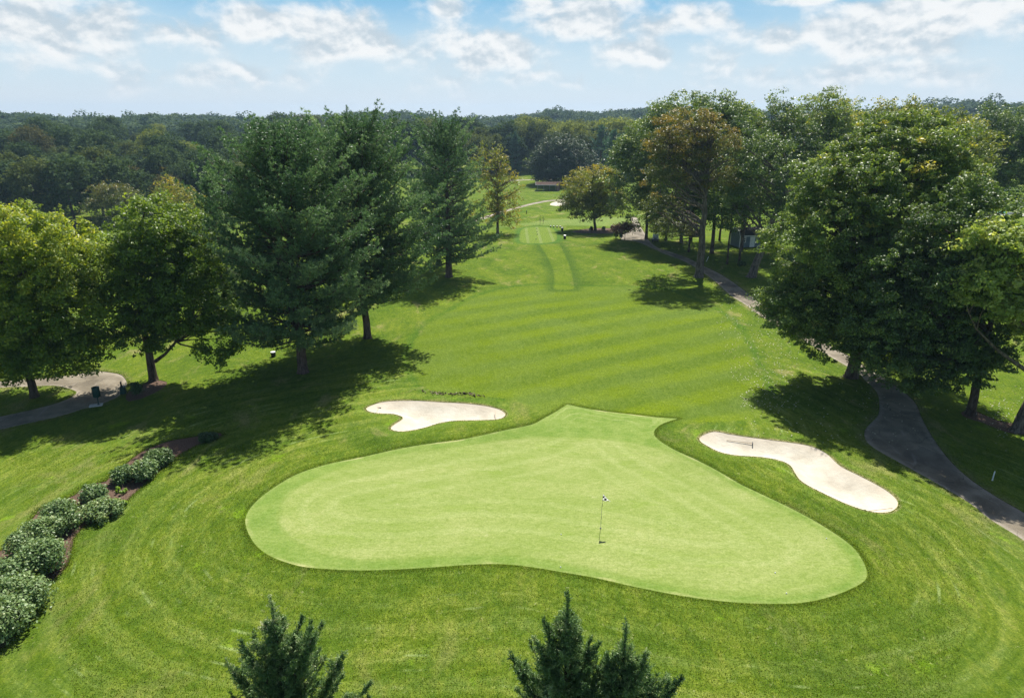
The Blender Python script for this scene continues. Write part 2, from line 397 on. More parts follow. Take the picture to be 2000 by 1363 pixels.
k = NT('bunker_sand'); p = k.pos()
rk = k.math('SINE', k.add(k.mul(k.add(k.n('ShaderNodeSeparateXYZ', {0: p}).outputs[0], k.mul(k.n('ShaderNodeSeparateXYZ', {0: p}).outputs[1], .4)), 40), k.mul(k.noise(p, .5, 3), 24)))
n1 = k.noise(p, .7, 4); n2 = k.noise(p, 30, 4, .7)
c = k.ramp(n1, [(.3, (.44, .40, .325)), (.5, (.525, .485, .40)), (.7, (.58, .545, .46))])
c = k.mix(k.step(k.attr('db'), -.9, -.05, 0, .55), c, (.53, .46, .36))
c = k.mix(k.step(n2, .6, .8, 0, .15), c, (.45, .40, .31))
c = k.mix(k.step(k.noise(p, .9, 4, .6, .5), .56, .7, 0, .4), c, (.46, .415, .325))
ft = k.noise(p, 3.2, 3, .5)
k.principled(c, .95, .1, bump=k.add(k.mul(rk, 0.0), k.add(k.mul(ft, .8), k.mul(n2, .12))), bstr=.7, bdist=.07)
M_SAND = k.m

k = NT('asphalt'); p = k.pos(); dp = k.attr('dp')
n1 = k.noise(p, .45, 5, .6, .6); n2 = k.noise(p, 22, 5, .75)
c = k.ramp(n1, [(.3, (.105, .088, .062)), (.5, (.18, .152, .110)), (.68, (.27, .235, .175))])
c = k.mix(k.step(k.noise(k.scalevec(p, (1, .3, 1), R(40)), .9, 4, .6, 1.0), .55, .72, 0, .45), c, (.33, .295, .26))
c = k.mix(k.mul(k.step(dp, -.55, -.02), k.step(k.noise(p, 1.5, 4), .35, .6, .3, .9)), c, (.33, .29, .23))
c = k.mix(1.0, c, k.ramp(n2, [(.3, (.7, .7, .7)), (.7, (1.3, 1.3, 1.3))]), 'MULTIPLY')
vo = k.n('ShaderNodeTexVoronoi', {'Vector': k.n('ShaderNodeVectorMath', {0: p, 1: k.n('ShaderNodeTexNoise', {'Vector': p, 'Scale': 1.2}).outputs['Color']}, operation='ADD').outputs[0], 'Scale': .38}, feature='DISTANCE_TO_EDGE').outputs['Distance']
c = k.mix(k.mul(k.step(vo, .014, .003), k.step(k.noise(p, .25, 2), .4, .6, .1, .6)), c, (.045, .038, .03))
c = k.mix(k.step(k.noise(p, .23, 2, .4), .60, .615, 0, .35), c, (.075, .068, .06))
c = k.mix(k.step(k.noise(p, 7, 2, .5), .70, .73, 0, .8), c, (.3, .19, .08))
k.principled(c, .85, .25, bump=n2, bstr=.5, bdist=.02)
M_ASPH = k.m

k = NT('wood_mulch'); p = k.pos()
n2 = k.noise(k.scalevec(p, (1, 2.2, 1), R(30)), 14, 4, .7); n1 = k.noise(p, 1.5, 4)
c = k.ramp(n2, [(.3, (.045, .027, .020)), (.5, (.13, .085, .062)), (.7, (.27, .19, .145))])
c = k.mix(k.step(n1, .62, .72, 0, .6), c, (.1, .15, .03))
k.principled(c, .95, .1, bump=n2, bstr=1.0, bdist=.06)
M_MULCH = k.m

# ---------------------------------------------------------------- the ground, cut exactly along every outline
REG = ['green', 'bunker_left', 'bunker_right', 'path_right', 'path_left', 'mulch', 'bunker_far', 'path_far', 'path_farther', 'mulch_ring', 'mulch_maple', 'mulch_right']
pts = []
def grid(x0, x1, y0, y1, s, hole=None):
    gx, gy = np.meshgrid(np.arange(x0, x1 + 1e-6, s), np.arange(y0, y1 + 1e-6, s))
    g = np.stack([gx.ravel(), gy.ravel()], 1)
    g += RNG.uniform(-.22, .22, g.shape) * s
    if hole: g = g[~((g[:, 0] > hole[0]) & (g[:, 0] < hole[1]) & (g[:, 1] > hole[2]) & (g[:, 1] < hole[3]))]
    return g
h1 = (-48, 48, 12, 92); h2 = (-150, 150, -8, 300); h3 = (-560, 560, -60, 1050)
pts.append(grid(h1[0], h1[1], h1[2], h1[3], .9))
hm_ = (-22, 46, 92.5, 152)
pts.append(grid(*hm_, 1.1))
pts.append(grid(h2[0], h2[1], h2[2], h2[3], 3.2, (h1[0] - 1, h1[1] + 1, h1[2] - 1, h1[3] + 1)))
q_ = pts[-1]; pts[-1] = q_[~((q_[:, 0] > hm_[0] - 1) & (q_[:, 0] < hm_[1] + 1) & (q_[:, 1] > hm_[2] - 1) & (q_[:, 1] < hm_[3] + 1))]
pts.append(grid(h3[0], h3[1], h3[2], h3[3], 16, (h2[0] - 4, h2[1] + 4, h2[2] - 4, h2[3] + 4)))
pts.append(grid(-3000, 3000, -900, 3100, 130, (h3[0] - 40, h3[1] + 40, h3[2] - 40, h3[3] + 40)))
G = np.concatenate(pts)
loops = [POLY[r] for r in REG]
allb = np.concatenate(loops)
for s in range(0, len(G), 4000):                              # no grid point right beside an outline
    d = np.sqrt(((G[s:s + 4000, None] - allb[None]) ** 2).sum(-1)).min(1)
    G[s:s + 4000][d < .28] = np.nan
G = G[~np.isnan(G[:, 0])]
edges = []; base = 0
for lp in loops:
    n = len(lp); edges += [(base + i, base + (i + 1) % n) for i in range(n)]; base += n
allp = np.concatenate([allb, G])
V2, _, F2, _, _, _ = geometry.delaunay_2d_cdt([Vector(q) for q in allp], edges, [], 0, 1e-5)
V2 = np.array([(v.x, v.y) for v in V2]); F2 = np.array(F2)
ab = V2[F2[:, 1]] - V2[F2[:, 0]]; ac = V2[F2[:, 2]] - V2[F2[:, 0]]
flip = (ab[:, 0] * ac[:, 1] - ab[:, 1] * ac[:, 0]) < 0
F2[flip] = F2[flip][:, ::-1]
cen = V2[F2].mean(1)
region = np.zeros(len(F2), int)
for i, r in enumerate(REG):
    region[near_sdf(r, cen[:, 0], cen[:, 1], 1) < 0] = i + 1
ZH = H(V2[:, 0], V2[:, 1])
D_G = sdf(POLY['green'], V2[:, 0], V2[:, 1])
def sub(mask, drop):
    idx, inv = np.unique(F2[mask], return_inverse=True)
    v = np.column_stack([V2[idx], ZH[idx] - drop(idx)]); return v, inv.reshape(-1, 3), idx
def rim(v, f, depth):
    """a short vertical wall along every open edge that belongs to an outline"""
    E = np.concatenate([f[:, [0, 1]], f[:, [1, 2]], f[:, [2, 0]]]); key = np.sort(E, 1)
    _, first, cnt = np.unique(key, axis=0, return_index=True, return_counts=True)
    B = E[first[cnt == 1]]
    B = B[(np.abs(v[B[:, 0], 0]) < 250) & (v[B[:, 0], 1] > 0) & (v[B[:, 0], 1] < 520) & (np.abs(v[B[:, 1], 0]) < 250)]
    low = v.copy(); low[:, 2] -= depth; n = len(v)
    return np.concatenate([v, low]), np.concatenate([f, np.stack([B[:, 1], B[:, 0], B[:, 0] + n], 1), np.stack([B[:, 1], B[:, 0] + n, B[:, 1] + n], 1)])
v, f, idx = sub(region == 0, lambda i: 0 * i)
nv = len(v); v2, f2 = rim(v, f, .12)
me = make_mesh('ground', v2, f2, True)
me.set_sharp_from_angle(angle=R(50))
for nm, key in (('df', 'fair'), ('dt', 'tee'), ('ds', 'strip'), ('dk', 'band')):
    q = near_sdf(key, v[:, 0], v[:, 1]); attr(me, nm, np.tile(q, 2))
attr(me, 'dg', np.tile(np.minimum(D_G[idx], 60), 2))
attr(me, 'db', np.tile(np.minimum(near_sdf('bunker_left', v[:, 0], v[:, 1]), near_sdf('bunker_right', v[:, 0], v[:, 1])), 2))
attr(me, 'dp', np.tile(np.minimum(near_sdf('path_left', v[:, 0], v[:, 1]), near_sdf('path_right', v[:, 0], v[:, 1])), 2))
tag(obj('ground', me, M_GRASS), kind='structure')
PLACES = [('putting_green', M_TURF, 'green', .02, 0, 'pale green closely mown putting green'), ('bunker', M_SAND, 'bunker_left', .03, .44, 'kidney shaped white sand bunker left of the green'),
          ('bunker', M_SAND, 'bunker_right', .03, .44, 'long curved white sand bunker right of the green'), ('cart_path', M_ASPH, 'path_right', .05, 0, 'asphalt cart path under the right hand trees'),
          ('cart_path', M_ASPH, 'path_left', .05, 0, 'asphalt cart path turning under the left hand maples'), ('mulch_bed', M_MULCH, 'mulch', .04, 0, 'brown mulch bed under the row of shrubs'),
          ('bunker', M_SAND, 'bunker_far', .08, .1, 'small far white sand bunker beyond the tee'), ('cart_path', M_ASPH, 'path_far', .02, 0, 'far pale path crossing the fairway'),
          ('cart_path', M_ASPH, 'path_farther', .02, 0, 'farthest pale path on the slope'), ('mulch_bed', M_MULCH, 'mulch_ring', .03, 0, 'mulch ring under the round golden tree'),
          ('mulch_bed', M_MULCH, 'mulch_maple', .03, 0, 'mulch patch beside the maple trunk'), ('mulch_bed', M_MULCH, 'mulch_right', .03, 0, 'dark leaf litter strip between two trunks at the right')]
for (nm, mat, key, drop, bowl, lab) in PLACES:
    r = REG.index(key) + 1
    msk = region == r
    ii = np.unique(F2[msk]); S = np.zeros(len(V2)); S[ii] = sdf(POLY[key], V2[ii, 0], V2[ii, 1])
    v, f, idx = sub(msk, lambda i: drop + bowl * sm(0.05, 1.8, -S[i]))
    me = make_mesh(nm, v, f, True)
    if key == 'green':
        attr(me, 'dg', S[idx]); attr(me, 'd2', sdf(POLY['green_in'], v[:, 0], v[:, 1]))
    attr(me, 'db', S[idx]); attr(me, 'dp', S[idx])
    tag(obj(nm, me, mat), label=lab, kind='structure')
# ---------------------------------------------------------------- foliage generators
def unit(a): return a / (np.linalg.norm(a, axis=-1, keepdims=True) + 1e-9)

def leaf_faces(C, N, L, W, rng, T=None):
    """one four-cornered leaf per centre, lying across its normal"""
    n = len(C)
    if T is None: T = rng.normal(size=(n, 3))
    T = unit(T - N * (T * N).sum(1, keepdims=True)); B = np.cross(N, T)
    L = np.broadcast_to(L, (n,))[:, None] * .5; W = np.broadcast_to(W, (n,))[:, None] * .5
    V = np.stack([C - T * L, C + B * W - T * L * .1, C + T * L, C - B * W - T * L * .1], 1).reshape(-1, 3)
    return V

class Leaves:
    def __init__(s, rng): s.V = []; s.t = []; s.rng = rng
    def add(s, C, N, L, W, tint, T=None):
        s.V.append(leaf_faces(C, N, L, W, s.rng, T)); s.t.append(np.broadcast_to(tint, (len(C),)))
    def puff(s, c, r, n, L, tint, flat=.8, droop=0.0, e=None):
        """a spray of leaves; with e it is stretched outward along the twig"""
        g = s.rng; d = unit(g.normal(size=(n, 3)) + [0, 0, .25]); rr = g.uniform(.1, 1, (n, 1)) ** .5
        C = d * rr * r * np.array([1, 1, flat])
        if e is not None:
            w = g.uniform(.65, 1.5, 2); o = unit(np.array([e[0] + g.normal(0, .35), e[1] + g.normal(0, .35), e[2] * .5 + g.normal(0, .25)]))
            al = (C * o).sum(1, keepdims=True); C = C * w[1] * .8 + o * al * (w[0] * 1.5 - 1)
        C = c + C; C[:, 2] -= droop * ((d[:, :2] ** 2).sum(1)) * r
        N = unit(d * .55 + g.normal(size=(n, 3)) * .6 + [0, 0, .55])
        s.add(C, N, L * g.uniform(.6, 1.35, n), L * .62 * g.uniform(.7, 1.3, n), np.clip(tint + g.normal(0, .13, n), 0, 1))
    def mesh(s, name):
        V = np.concatenate(s.V); t = np.concatenate(s.t)
        me = make_mesh(name, V, np.arange(len(V)).reshape(-1, 4)); attr(me, 'tint', t, 'FACE'); return me

def bark_mesh(name, tubes):
    Vs = []; Fs = []; b = 0
    for pts, rad, n in tubes:
        V, Q = tube(pts, rad, n); Vs.append(V); Fs.append(Q + b); b += len(V)
    return make_mesh(name, np.concatenate(Vs), np.concatenate(Fs), True)

def limb(a, b, r0, r1, rng, sag=.12, n=7, m=6):
    a = np.asarray(a, float); b = np.asarray(b, float); t = np.linspace(0, 1, m)[:, None]
    L = np.linalg.norm(b - a); mid = (a + b) / 2 + rng.normal(0, .09, 3) * L; mid[2] += sag * L * rng.uniform(-.3, 1)
    pts = (1 - t) ** 2 * a + 2 * t * (1 - t) * mid + t ** 2 * b
    pts[1:-1] += rng.normal(0, .02 * L, (m - 2, 3))
    return pts, r0 + (r1 - r0) * t[:, 0] ** .7, n

def flare(base, topxy, h, r, rng, lean=None, m=9):
    """trunk centre line and radii, with a root flare"""
    t = np.linspace(0, 1, m); pts = np.zeros((m, 3))
    pts[:, 0] = base[0] + (topxy[0] - base[0]) * t ** 1.2; pts[:, 1] = base[1] + (topxy[1] - base[1]) * t ** 1.2; pts[:, 2] = base[2] - .15 + h * t
    pts[2:-1, :2] += rng.normal(0, .03 * h / m * 2, (m - 3, 2))
    rad = r * (1 - .8 * t); rad[0] = r * 1.55
    pts = np.insert(pts, 1, pts[0] + (pts[1] - pts[0]) * .12, 0); rad = np.insert(rad, 1, r * 1.15)
    pts = np.insert(pts, 2, pts[0] + (pts[2] - pts[0]) * .4, 0); rad = np.insert(rad, 2, r * .98)
    return pts, rad, 12

def bark(name, c0, c1):
    k = NT(name); p = k.pos(); q = k.scalevec(p, (1, 1, .22))
    n = k.noise(q, 5, 5, .7, .6); c = k.mix(k.step(n, .35, .68), c0, c1)
    k.principled(c, .95, .15, bump=n, bstr=1.0, bdist=.12); return k.m
M_BARK = bark('bark_brown', (.045, .033, .026), (.16, .125, .10))
M_BARKG = bark('bark_grey', (.06, .05, .042), (.24, .20, .165))
M_BARKP = bark('bark_pine', (.05, .035, .03), (.20, .14, .115))

PAL = {
 'maple_yellow': leaf_mat('maple_leaf_yellow_green', [(0, (.045, .10, .012)), (.45, (.072, .118, .014)), (.8, (.135, .182, .022)), (1, (.21, .235, .04))], .42, tcol=(1.7, 1.5, .6)),
 'maple_green': leaf_mat('maple_leaf_green', [(0, (.028, .062, .010)), (.45, (.068, .118, .016)), (.85, (.13, .19, .024)), (1, (.21, .25, .05))], .38),
 'oak_dark': leaf_mat('oak_leaf_dark', [(0, (.016, .038, .012)), (.5, (.048, .090, .021)), (.85, (.100, .150, .036)), (1, (.19, .23, .07))], .25, .38, .6),
 'linden': leaf_mat('linden_leaf', [(0, (.024, .045, .012)), (.45, (.060, .105, .022)), (.8, (.130, .186, .038)), (.95, (.20, .22, .05)), (1, (.26, .24, .04))], .30, .36, .55),
 'rust': leaf_mat('oak_leaf_rust', [(0, (.03, .048, .012)), (.35, (.055, .078, .018)), (.65, (.085, .090, .022)), (.85, (.115, .092, .026)), (1, (.17, .13, .03))], .33),
 'olive': leaf_mat('olive_leaf', [(0, (.035, .06, .014)), (.5, (.085, .12, .022)), (.85, (.16, .175, .03)), (1, (.26, .22, .03))], .3),
 'gold': leaf_mat('gold_leaf', [(0, (.045, .065, .012)), (.4, (.085, .115, .018)), (.75, (.155, .150, .022)), (1, (.26, .19, .035))], .4),
 'light': leaf_mat('locust_leaf_light', [(0, (.045, .10, .015)), (.45, (.11, .165, .03)), (.85, (.21, .27, .07)), (1, (.36, .38, .18))], .4, .4, .5),
 'beech': leaf_mat('beech_leaf', [(0, (.008, .020, .010)), (.5, (.020, .040, .016)), (1, (.05, .075, .026))], .1, .5, .2),
 'pine': leaf_mat('pine_needle', [(0, (.018, .044, .018)), (.5, (.048, .092, .042)), (.85, (.128, .182, .088)), (1, (.22, .27, .15))], .22, .4, .45, (1.2, 1.35, .8)),
 'pine_blue': leaf_mat('pine_needle_blue', [(0, (.016, .042, .028)), (.5, (.038, .08, .048)), (1, (.08, .14, .075))], .2, .4, .4, (1.1, 1.3, .9)),
 'spruce': leaf_mat('spruce_needle_blue', [(0, (.03, .06, .05)), (.5, (.06, .10, .085)), (1, (.11, .17, .14))], .15, .5, .4, (1.1, 1.2, 1.0)),
 'juniper': leaf_mat('juniper_scale', [(0, (.010, .035, .016)), (.45, (.055, .105, .036)), (.8, (.14, .20, .08)), (1, (.30, .36, .19))], .2, .45, .4, (1.2, 1.3, .7)),
 'shrub': leaf_mat('rhododendron_leaf', [(0, (.03, .075, .02)), (.4, (.07, .12, .04)), (.75, (.14, .195, .075)), (1, (.28, .30, .15))], .18, .32, .7),
 'shrub_dark': leaf_mat('shrub_leaf_dark', [(0, (.010, .028, .010)), (.6, (.03, .065, .02)), (1, (.06, .10, .03))], .15, .4, .4),
 'purple': leaf_mat('plum_leaf', [(0, (.025, .018, .015)), (.6, (.07, .04, .028)), (1, (.13, .07, .04))], .25),
 'weed': leaf_mat('weed_leaf', [(0, (.06, .12, .01)), (.6, (.14, .24, .015)), (1, (.26, .34, .03))], .3),
}

def broadleaf(name, base, lobes, trunk_h, trunk_r, mat, barkm, seed, L=.26, pr=1.0, dens=1.0, n_limb=36, lean=(0, 0), tintb=.5, grad=.0, ragged=.2, open_=.0, tuft=150, label=None, cat='tree', group=None, droop=.25, under=.55):
    """a broadleaf tree; lobes = list of (centre, radii) world ellipsoids filled with leafy puffs"""
    g = np.random.default_rng(seed); lv = Leaves(g); base = np.asarray(base, float); puffs = []
    zlo = min(c[2] - r[2] for c, r in lobes); zhi = max(c[2] + r[2] for c, r in lobes)
    for c, r in lobes:
        c = np.asarray(c, float) - base; r = np.asarray(r, float)
        area = 4 * np.pi * ((r[0] * r[1]) ** 1.6 / 3 + (r[0] * r[2]) ** 1.6 / 3 + (r[1] * r[2]) ** 1.6 / 3) ** (1 / 1.6)
        n = int(dens * area / (pr * pr * 1.05)); d = unit(g.normal(size=(n, 3)))
        keep = (d[:, 2] > -.35) | (g.random(n) < under); d = d[keep]; n = len(d)
        ph = g.uniform(0, 6.3, 6)
        bump = .98 + .13 * np.sin(d[:, 0] * 5 + ph[0]) * np.sin(d[:, 2] * 6 + ph[1]) + .12 * np.sin(d[:, 1] * 7 + ph[2] + d[:, 2] * 4)
        rr = np.where(g.random(n) < .72, g.uniform(.82, 1.0, n), g.uniform(.35, .85, n)) * bump
        C = c + d * r * rr[:, None]
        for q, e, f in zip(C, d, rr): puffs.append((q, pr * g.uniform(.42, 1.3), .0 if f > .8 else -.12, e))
        m = int(n * ragged); d = unit(g.normal(size=(m, 3)) + [0, 0, .15])
        for q, e in zip(c + d * r * g.uniform(1.0, 1.13, (m, 1)), d): puffs.append((q, pr * g.uniform(.28, .5), .03, e))
    if open_ > 0: puffs = [q for q in puffs if g.random() > open_]
    for q, r, dt, e in puffs:
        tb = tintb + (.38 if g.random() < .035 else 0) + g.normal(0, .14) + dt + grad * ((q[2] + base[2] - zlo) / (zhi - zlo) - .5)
        lv.puff(q, r, max(8, int(tuft * r * r / (L / .26) ** 2)), L, tb, .55, droop, e)
    root = empty(name, base, 0, label, cat, group)
    top = np.array([lean[0], lean[1], 0]); tubes = [flare((0, 0, 0), top[:2], trunk_h, trunk_r, g)]
    tp = tubes[0][0]; big = sorted(puffs, key=lambda q: -q[1])[:max(n_limb * 4, 1)]; g.shuffle(big)
    for q, r, _, _ in big[:n_limb]:
        zt = np.clip(q[2] - np.hypot(*(q[:2] - tp[-1, :2])) * g.uniform(.3, .8), trunk_h * .32, trunk_h * .97)
        a = np.array([np.interp(zt, tp[:, 2], tp[:, i]) for i in range(3)]); L0 = np.linalg.norm(q - a)
        r0 = min(trunk_r * .5, .03 + .022 * L0)
        tubes.append(limb(a, q, r0, .02, g))
        pts = tubes[-1][0]
        for _ in range(2):
            j = g.integers(2, 5); o = big[g.integers(len(big))][0]
            e = pts[j] + (o - pts[j]) * min(1, 2.2 / (np.linalg.norm(o - pts[j]) + .1)); tubes.append(limb(pts[j], e, r0 * .4, .012, g, n=5, m=4))
    obj('trunk', bark_mesh(name + '_trunk', tubes), barkm, root)
    obj('crown', lv.mesh(name + '_crown'), mat, root)
    return root

def pine(name, base, h, prof, r, mat, seed, step=.5, per=5, zb=.12, side=None, needle=.27, leaders=2, label=None, group=None, dens=1.0, tw=.052, lean=(0, 0), density_tuft=19, up0=.0):
    """white pine: whorls of long limbs carrying upswept plumes of needles. prof = [(t, branch length)], side = extra (azimuth, t, length)"""
    g = np.random.default_rng(seed); lv = Leaves(g); root = empty(name, base, 0, label, 'pine tree', group)
    tubes = [flare((0, 0, 0), lean, h * .985, r, g, m=12)]; tp = tubes[0][0]
    def axis(z): return np.array([np.interp(z, tp[:, 2], tp[:, i]) for i in range(3)])
    T = [p_[0] for p_ in prof]; Lp = [p_[1] for p_ in prof]
    jobs = []
    z = zb * h
    while z < h * .97:
        t = z / h; a0 = g.uniform(0, 6.28); m = per if t < .85 else per - 1
        for j in range(m):
            jobs.append((z + g.uniform(-.3, .3), a0 + j * 6.283 / m + g.normal(0, .25), np.interp(t, T, Lp) * g.choice([g.uniform(.55, .85), g.uniform(.85, 1.12)]), t))
        z += step * (1.0 if t < .8 else .75)
    for az, t, Ls in (side or []): jobs.append((t * h, az, Ls, t))
    tc = []; td = []; tt = []
    for z, az, Lb, t in jobs:
        if Lb < .3: continue
        el = .05 + up0 + t * t * .72 + g.normal(0, .10); out = np.array([math.cos(az), math.sin(az), 0]); s = np.linspace(0, 1, 7)[:, None]
        curl = .14 + .06 * t
        pts = axis(z) + out * Lb * (s * math.cos(el)) + np.array([0, 0, 1]) * Lb * (s * math.sin(el) - .22 * (1 - t) * s * (1 - s) * 2 + curl * s ** 2.6)
        pts[1:] += g.normal(0, .03 * Lb, (6, 3)) * s[1:]
        tubes.append((pts, .012 + (.018 + .012 * Lb) * (1 - s[:, 0]), 5))
        tb = .46 + g.normal(0, .15)
        s0 = .30 if t < .8 else .1
        ns = max(3, int((1 - s0) * Lb / .36 * dens))
        for sv in np.linspace(s0, 1, ns):
            c = np.array([np.interp(sv, s[:, 0], pts[:, i]) for i in range(3)])
            for sg in (-1, 1):
                ang = az + sg * g.uniform(.5, 1.1) if sv < .97 else az + sg * .3
                sl = (.45 + .30 * Lb * (1 - sv) ** .8 * (.4 + sv)) * g.uniform(.6, 1.2)
                dirn = unit(np.array([math.cos(ang), math.sin(ang), .25 + .5 * t + g.normal(0, .18)]))
                nt = max(2, int(sl / .24))
                q = c + dirn * np.linspace(.1, sl, nt)[:, None] + g.normal(0, .10, (nt, 3)) + np.array([0, 0, .1]) * np.linspace(0, 1, nt)[:, None]
                tc.append(q); td.append(np.tile(dirn, (nt, 1))); tt.append(np.full(nt, tb + .16 * sv + g.normal(0, .04)))
    for i in range(leaders):                                   # candle-like tips of the crown
        top = axis(h * .97) + np.array([g.normal(0, .35), g.normal(0, .35), 0]) * (i > 0) * 1.5
        for _ in range(5):
            b = top + g.normal(0, .45, 3) * [1.6, 1.6, .3]; ln = g.uniform(.7, 1.6)
            n = int(ln / .13); tc.append(b + np.array([0, 0, 1.]) * np.linspace(0, ln, n)[:, None]); td.append(np.tile([0, 0, 1.], (n, 1))); tt.append(np.full(n, .5))
    C = np.concatenate(tc); D = np.concatenate(td); tn = np.concatenate(tt); m = density_tuft
    C = np.repeat(C, m, 0); D = np.repeat(D, m, 0); tn = np.repeat(tn, m)
    N = len(C); nd = unit(D * .55 + g.normal(size=(N, 3)) * .62 + [0, 0, .32])
    ln = needle * g.uniform(.6, 1.25, N); nr = unit(np.cross(nd, g.normal(size=(N, 3))))
    lv.add(C + nd * ln[:, None] * .5, nr, ln, tw * g.uniform(.7, 1.3, N), np.clip(tn + g.normal(0, .10, N), 0, 1), nd)
    obj('trunk', bark_mesh(name + '_trunk', tubes), M_BARKP, root)
    obj('crown', lv.mesh(name + '_crown'), mat, root)
    return root

def juniper(name, base, h, seed, spread, label, tips, prongs=()):
    """eastern red cedar: leaning plumes of tiny scale leaves round one or more leaders"""
    g = np.random.default_rng(seed); lv = Leaves(g); root = empty(name, base, 0, label, 'juniper tree', 'junipers in front of the green')
    tubes = [(np.array([[0, 0, -.1], [0, 0, .3], [0.03, 0, h * .5], [0, .02, h * .97]]), np.array([.26, .18, .10, .012]), 8)]
    plumes = []
    for k in range(150):
        t = g.uniform(.06, .96) ** .8; z = h * t; az = g.uniform(0, 6.28)
        Lb = spread * (1.04 - t) ** 1.0 * g.uniform(.45, 1.3) + .16; el = R(g.uniform(34, 66))
        plumes.append((np.array([0, 0, z * .93]), az, el, Lb))
    for az, t, Lb in tips: plumes.append((np.array([0, 0, h * t]), az, R(62), Lb))
    plumes.append((np.array([0, 0, h * .62]), 0, R(90), h * .39))
    for px, py in prongs:                                      # secondary leaders
        tip = up(px, py, base[1] + g.uniform(-.5, .5)) - np.array(base); ax = math.atan2(tip[1], tip[0]); root_ = np.array([tip[0] * .25, tip[1] * .25, tip[2] - 2.3]); v = tip - root_; ln = float(np.linalg.norm(v)); el0 = math.asin(v[2] / ln)
        for q in range(3): plumes.append((root_, ax + g.normal(0, .04), el0 - .06 + g.normal(0, .03), ln * (1 - .08 * q)))
        for q in range(16):
            f_ = g.uniform(.15, .85); plumes.append((root_ + v * f_, g.uniform(0, 6.28), R(g.uniform(40, 62)), (1 - f_) * g.uniform(.5, .9) + .15))
    for b, az, el, Lb in plumes:
        d = np.array([math.cos(az) * math.cos(el), math.sin(az) * math.cos(el), math.sin(el)])
        s = np.linspace(0, 1, 6)[:, None]; pts = b + d * Lb * s + np.array([0, 0, .12 * Lb]) * s ** 2
        if Lb > .5: tubes.append((pts, .006 + .02 * (1 - s[:, 0]), 4))
        ntw = int(Lb * 34); sv = g.uniform(.18, 1, ntw) ** .85; c = np.stack([np.interp(sv, s[:, 0], pts[:, i]) for i in range(3)], 1)
        td = unit(d * .9 + g.normal(size=(ntw, 3)) * .55 + [0, 0, .25]); tl = (.10 + .26 * np.minimum(1, (1.06 - sv) * 1.6)) * g.uniform(.7, 1.3, ntw)
        m = 24; u = np.tile(np.linspace(.1, 1, m), ntw); C = np.repeat(c, m, 0) + np.repeat(td * tl[:, None], m, 0) * u[:, None]
        n = len(C); C += g.normal(0, .018, (n, 3)); nd = unit(np.repeat(td, m, 0) + g.normal(size=(n, 3)) * .55)
        tw = .46 + g.normal(0, .13) + np.repeat(g.normal(0, .08, ntw), m)
        lv.add(C, unit(np.cross(nd, g.normal(size=(n, 3)))), .075 * g.uniform(.7, 1.3, n), .019, np.clip(tw + .22 * u + g.normal(0, .08, n), 0, 1), nd)
    obj('trunk', bark_mesh(name + '_trunk', tubes), M_BARK, root); obj('crown', lv.mesh(name + '_crown'), PAL['juniper'], root)
    return root

def lobe(px, py, rx, ry, Y, ry_m=None, dy=0.0):
    """an ellipsoid of a crown: seen centre and half sizes in photo pixels at ground distance Y"""
    c = up(px, py, Y + dy); m = mpp(py, Y + dy); return (c, (rx * m, ry_m if ry_m else rx * m * .95, ry * m / cP * .97))

def shrub(base, w, h, seed, mat, label, L=.13, n=14, cat='shrub', group='shrubs in the mulch bed', name='shrub', d=None):
    g = np.random.default_rng(seed); lv = Leaves(g); root = empty(name, base, 0, label, cat, group); d = d or w
    for k in range(n):
        a = g.uniform(0, 6.28); rr = g.uniform(0, 1) ** .6 * .62; r = min(w, h * 1.4) * g.uniform(.13, .33)
        c = np.array([math.cos(a) * rr * w * .55, math.sin(a) * rr * d * .55, h * (.88 - .45 * rr * rr) - r * .6 + g.normal(0, .05 * h)])
        lv.puff(c, r, int(360 * r * r / (L / .11) ** 2 * 1.9) + 60, L, .5 + g.normal(0, .07), .85, .15)
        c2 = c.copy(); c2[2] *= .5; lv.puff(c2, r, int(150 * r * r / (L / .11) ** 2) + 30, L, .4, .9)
    tubes = [limb((0, 0, -.05), (math.cos(a) * w * .3, math.sin(a) * d * .3, h * .7), .03, .01, g, n=5, m=4) for a in np.arange(6) * 1.05]
    obj('stem', bark_mesh(name + '_stem', tubes), M_BARK, root); obj('foliage', lv.mesh(name + '_foliage'), mat, root)
    return root

# ---------------------------------------------------------------- named trees near the camera
b = P(68, 775); Y = b[1]
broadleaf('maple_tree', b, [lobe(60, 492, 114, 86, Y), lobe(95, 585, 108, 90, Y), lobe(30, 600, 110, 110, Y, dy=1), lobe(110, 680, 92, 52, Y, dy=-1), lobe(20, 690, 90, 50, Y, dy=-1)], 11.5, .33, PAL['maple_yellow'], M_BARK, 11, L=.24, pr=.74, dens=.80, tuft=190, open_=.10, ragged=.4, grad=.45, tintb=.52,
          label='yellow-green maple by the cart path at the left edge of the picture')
b = P(300, 742); Y = b[1]
broadleaf('maple_tree', b, [lobe(305, 460, 84, 68, Y), lobe(330, 510, 98, 78, Y), lobe(265, 560, 85, 75, Y), lobe(345, 585, 90, 68, Y, dy=-.5), lobe(285, 645, 62, 42, Y, dy=-1)], 11.8, .37, PAL['maple_green'], M_BARK, 12, L=.24, pr=.72, dens=.78, tuft=190, ragged=.45, grad=.25, tintb=.5,
          label='bright green maple with a dark trunk between yellow-green maple and tall pine', open_=.12)
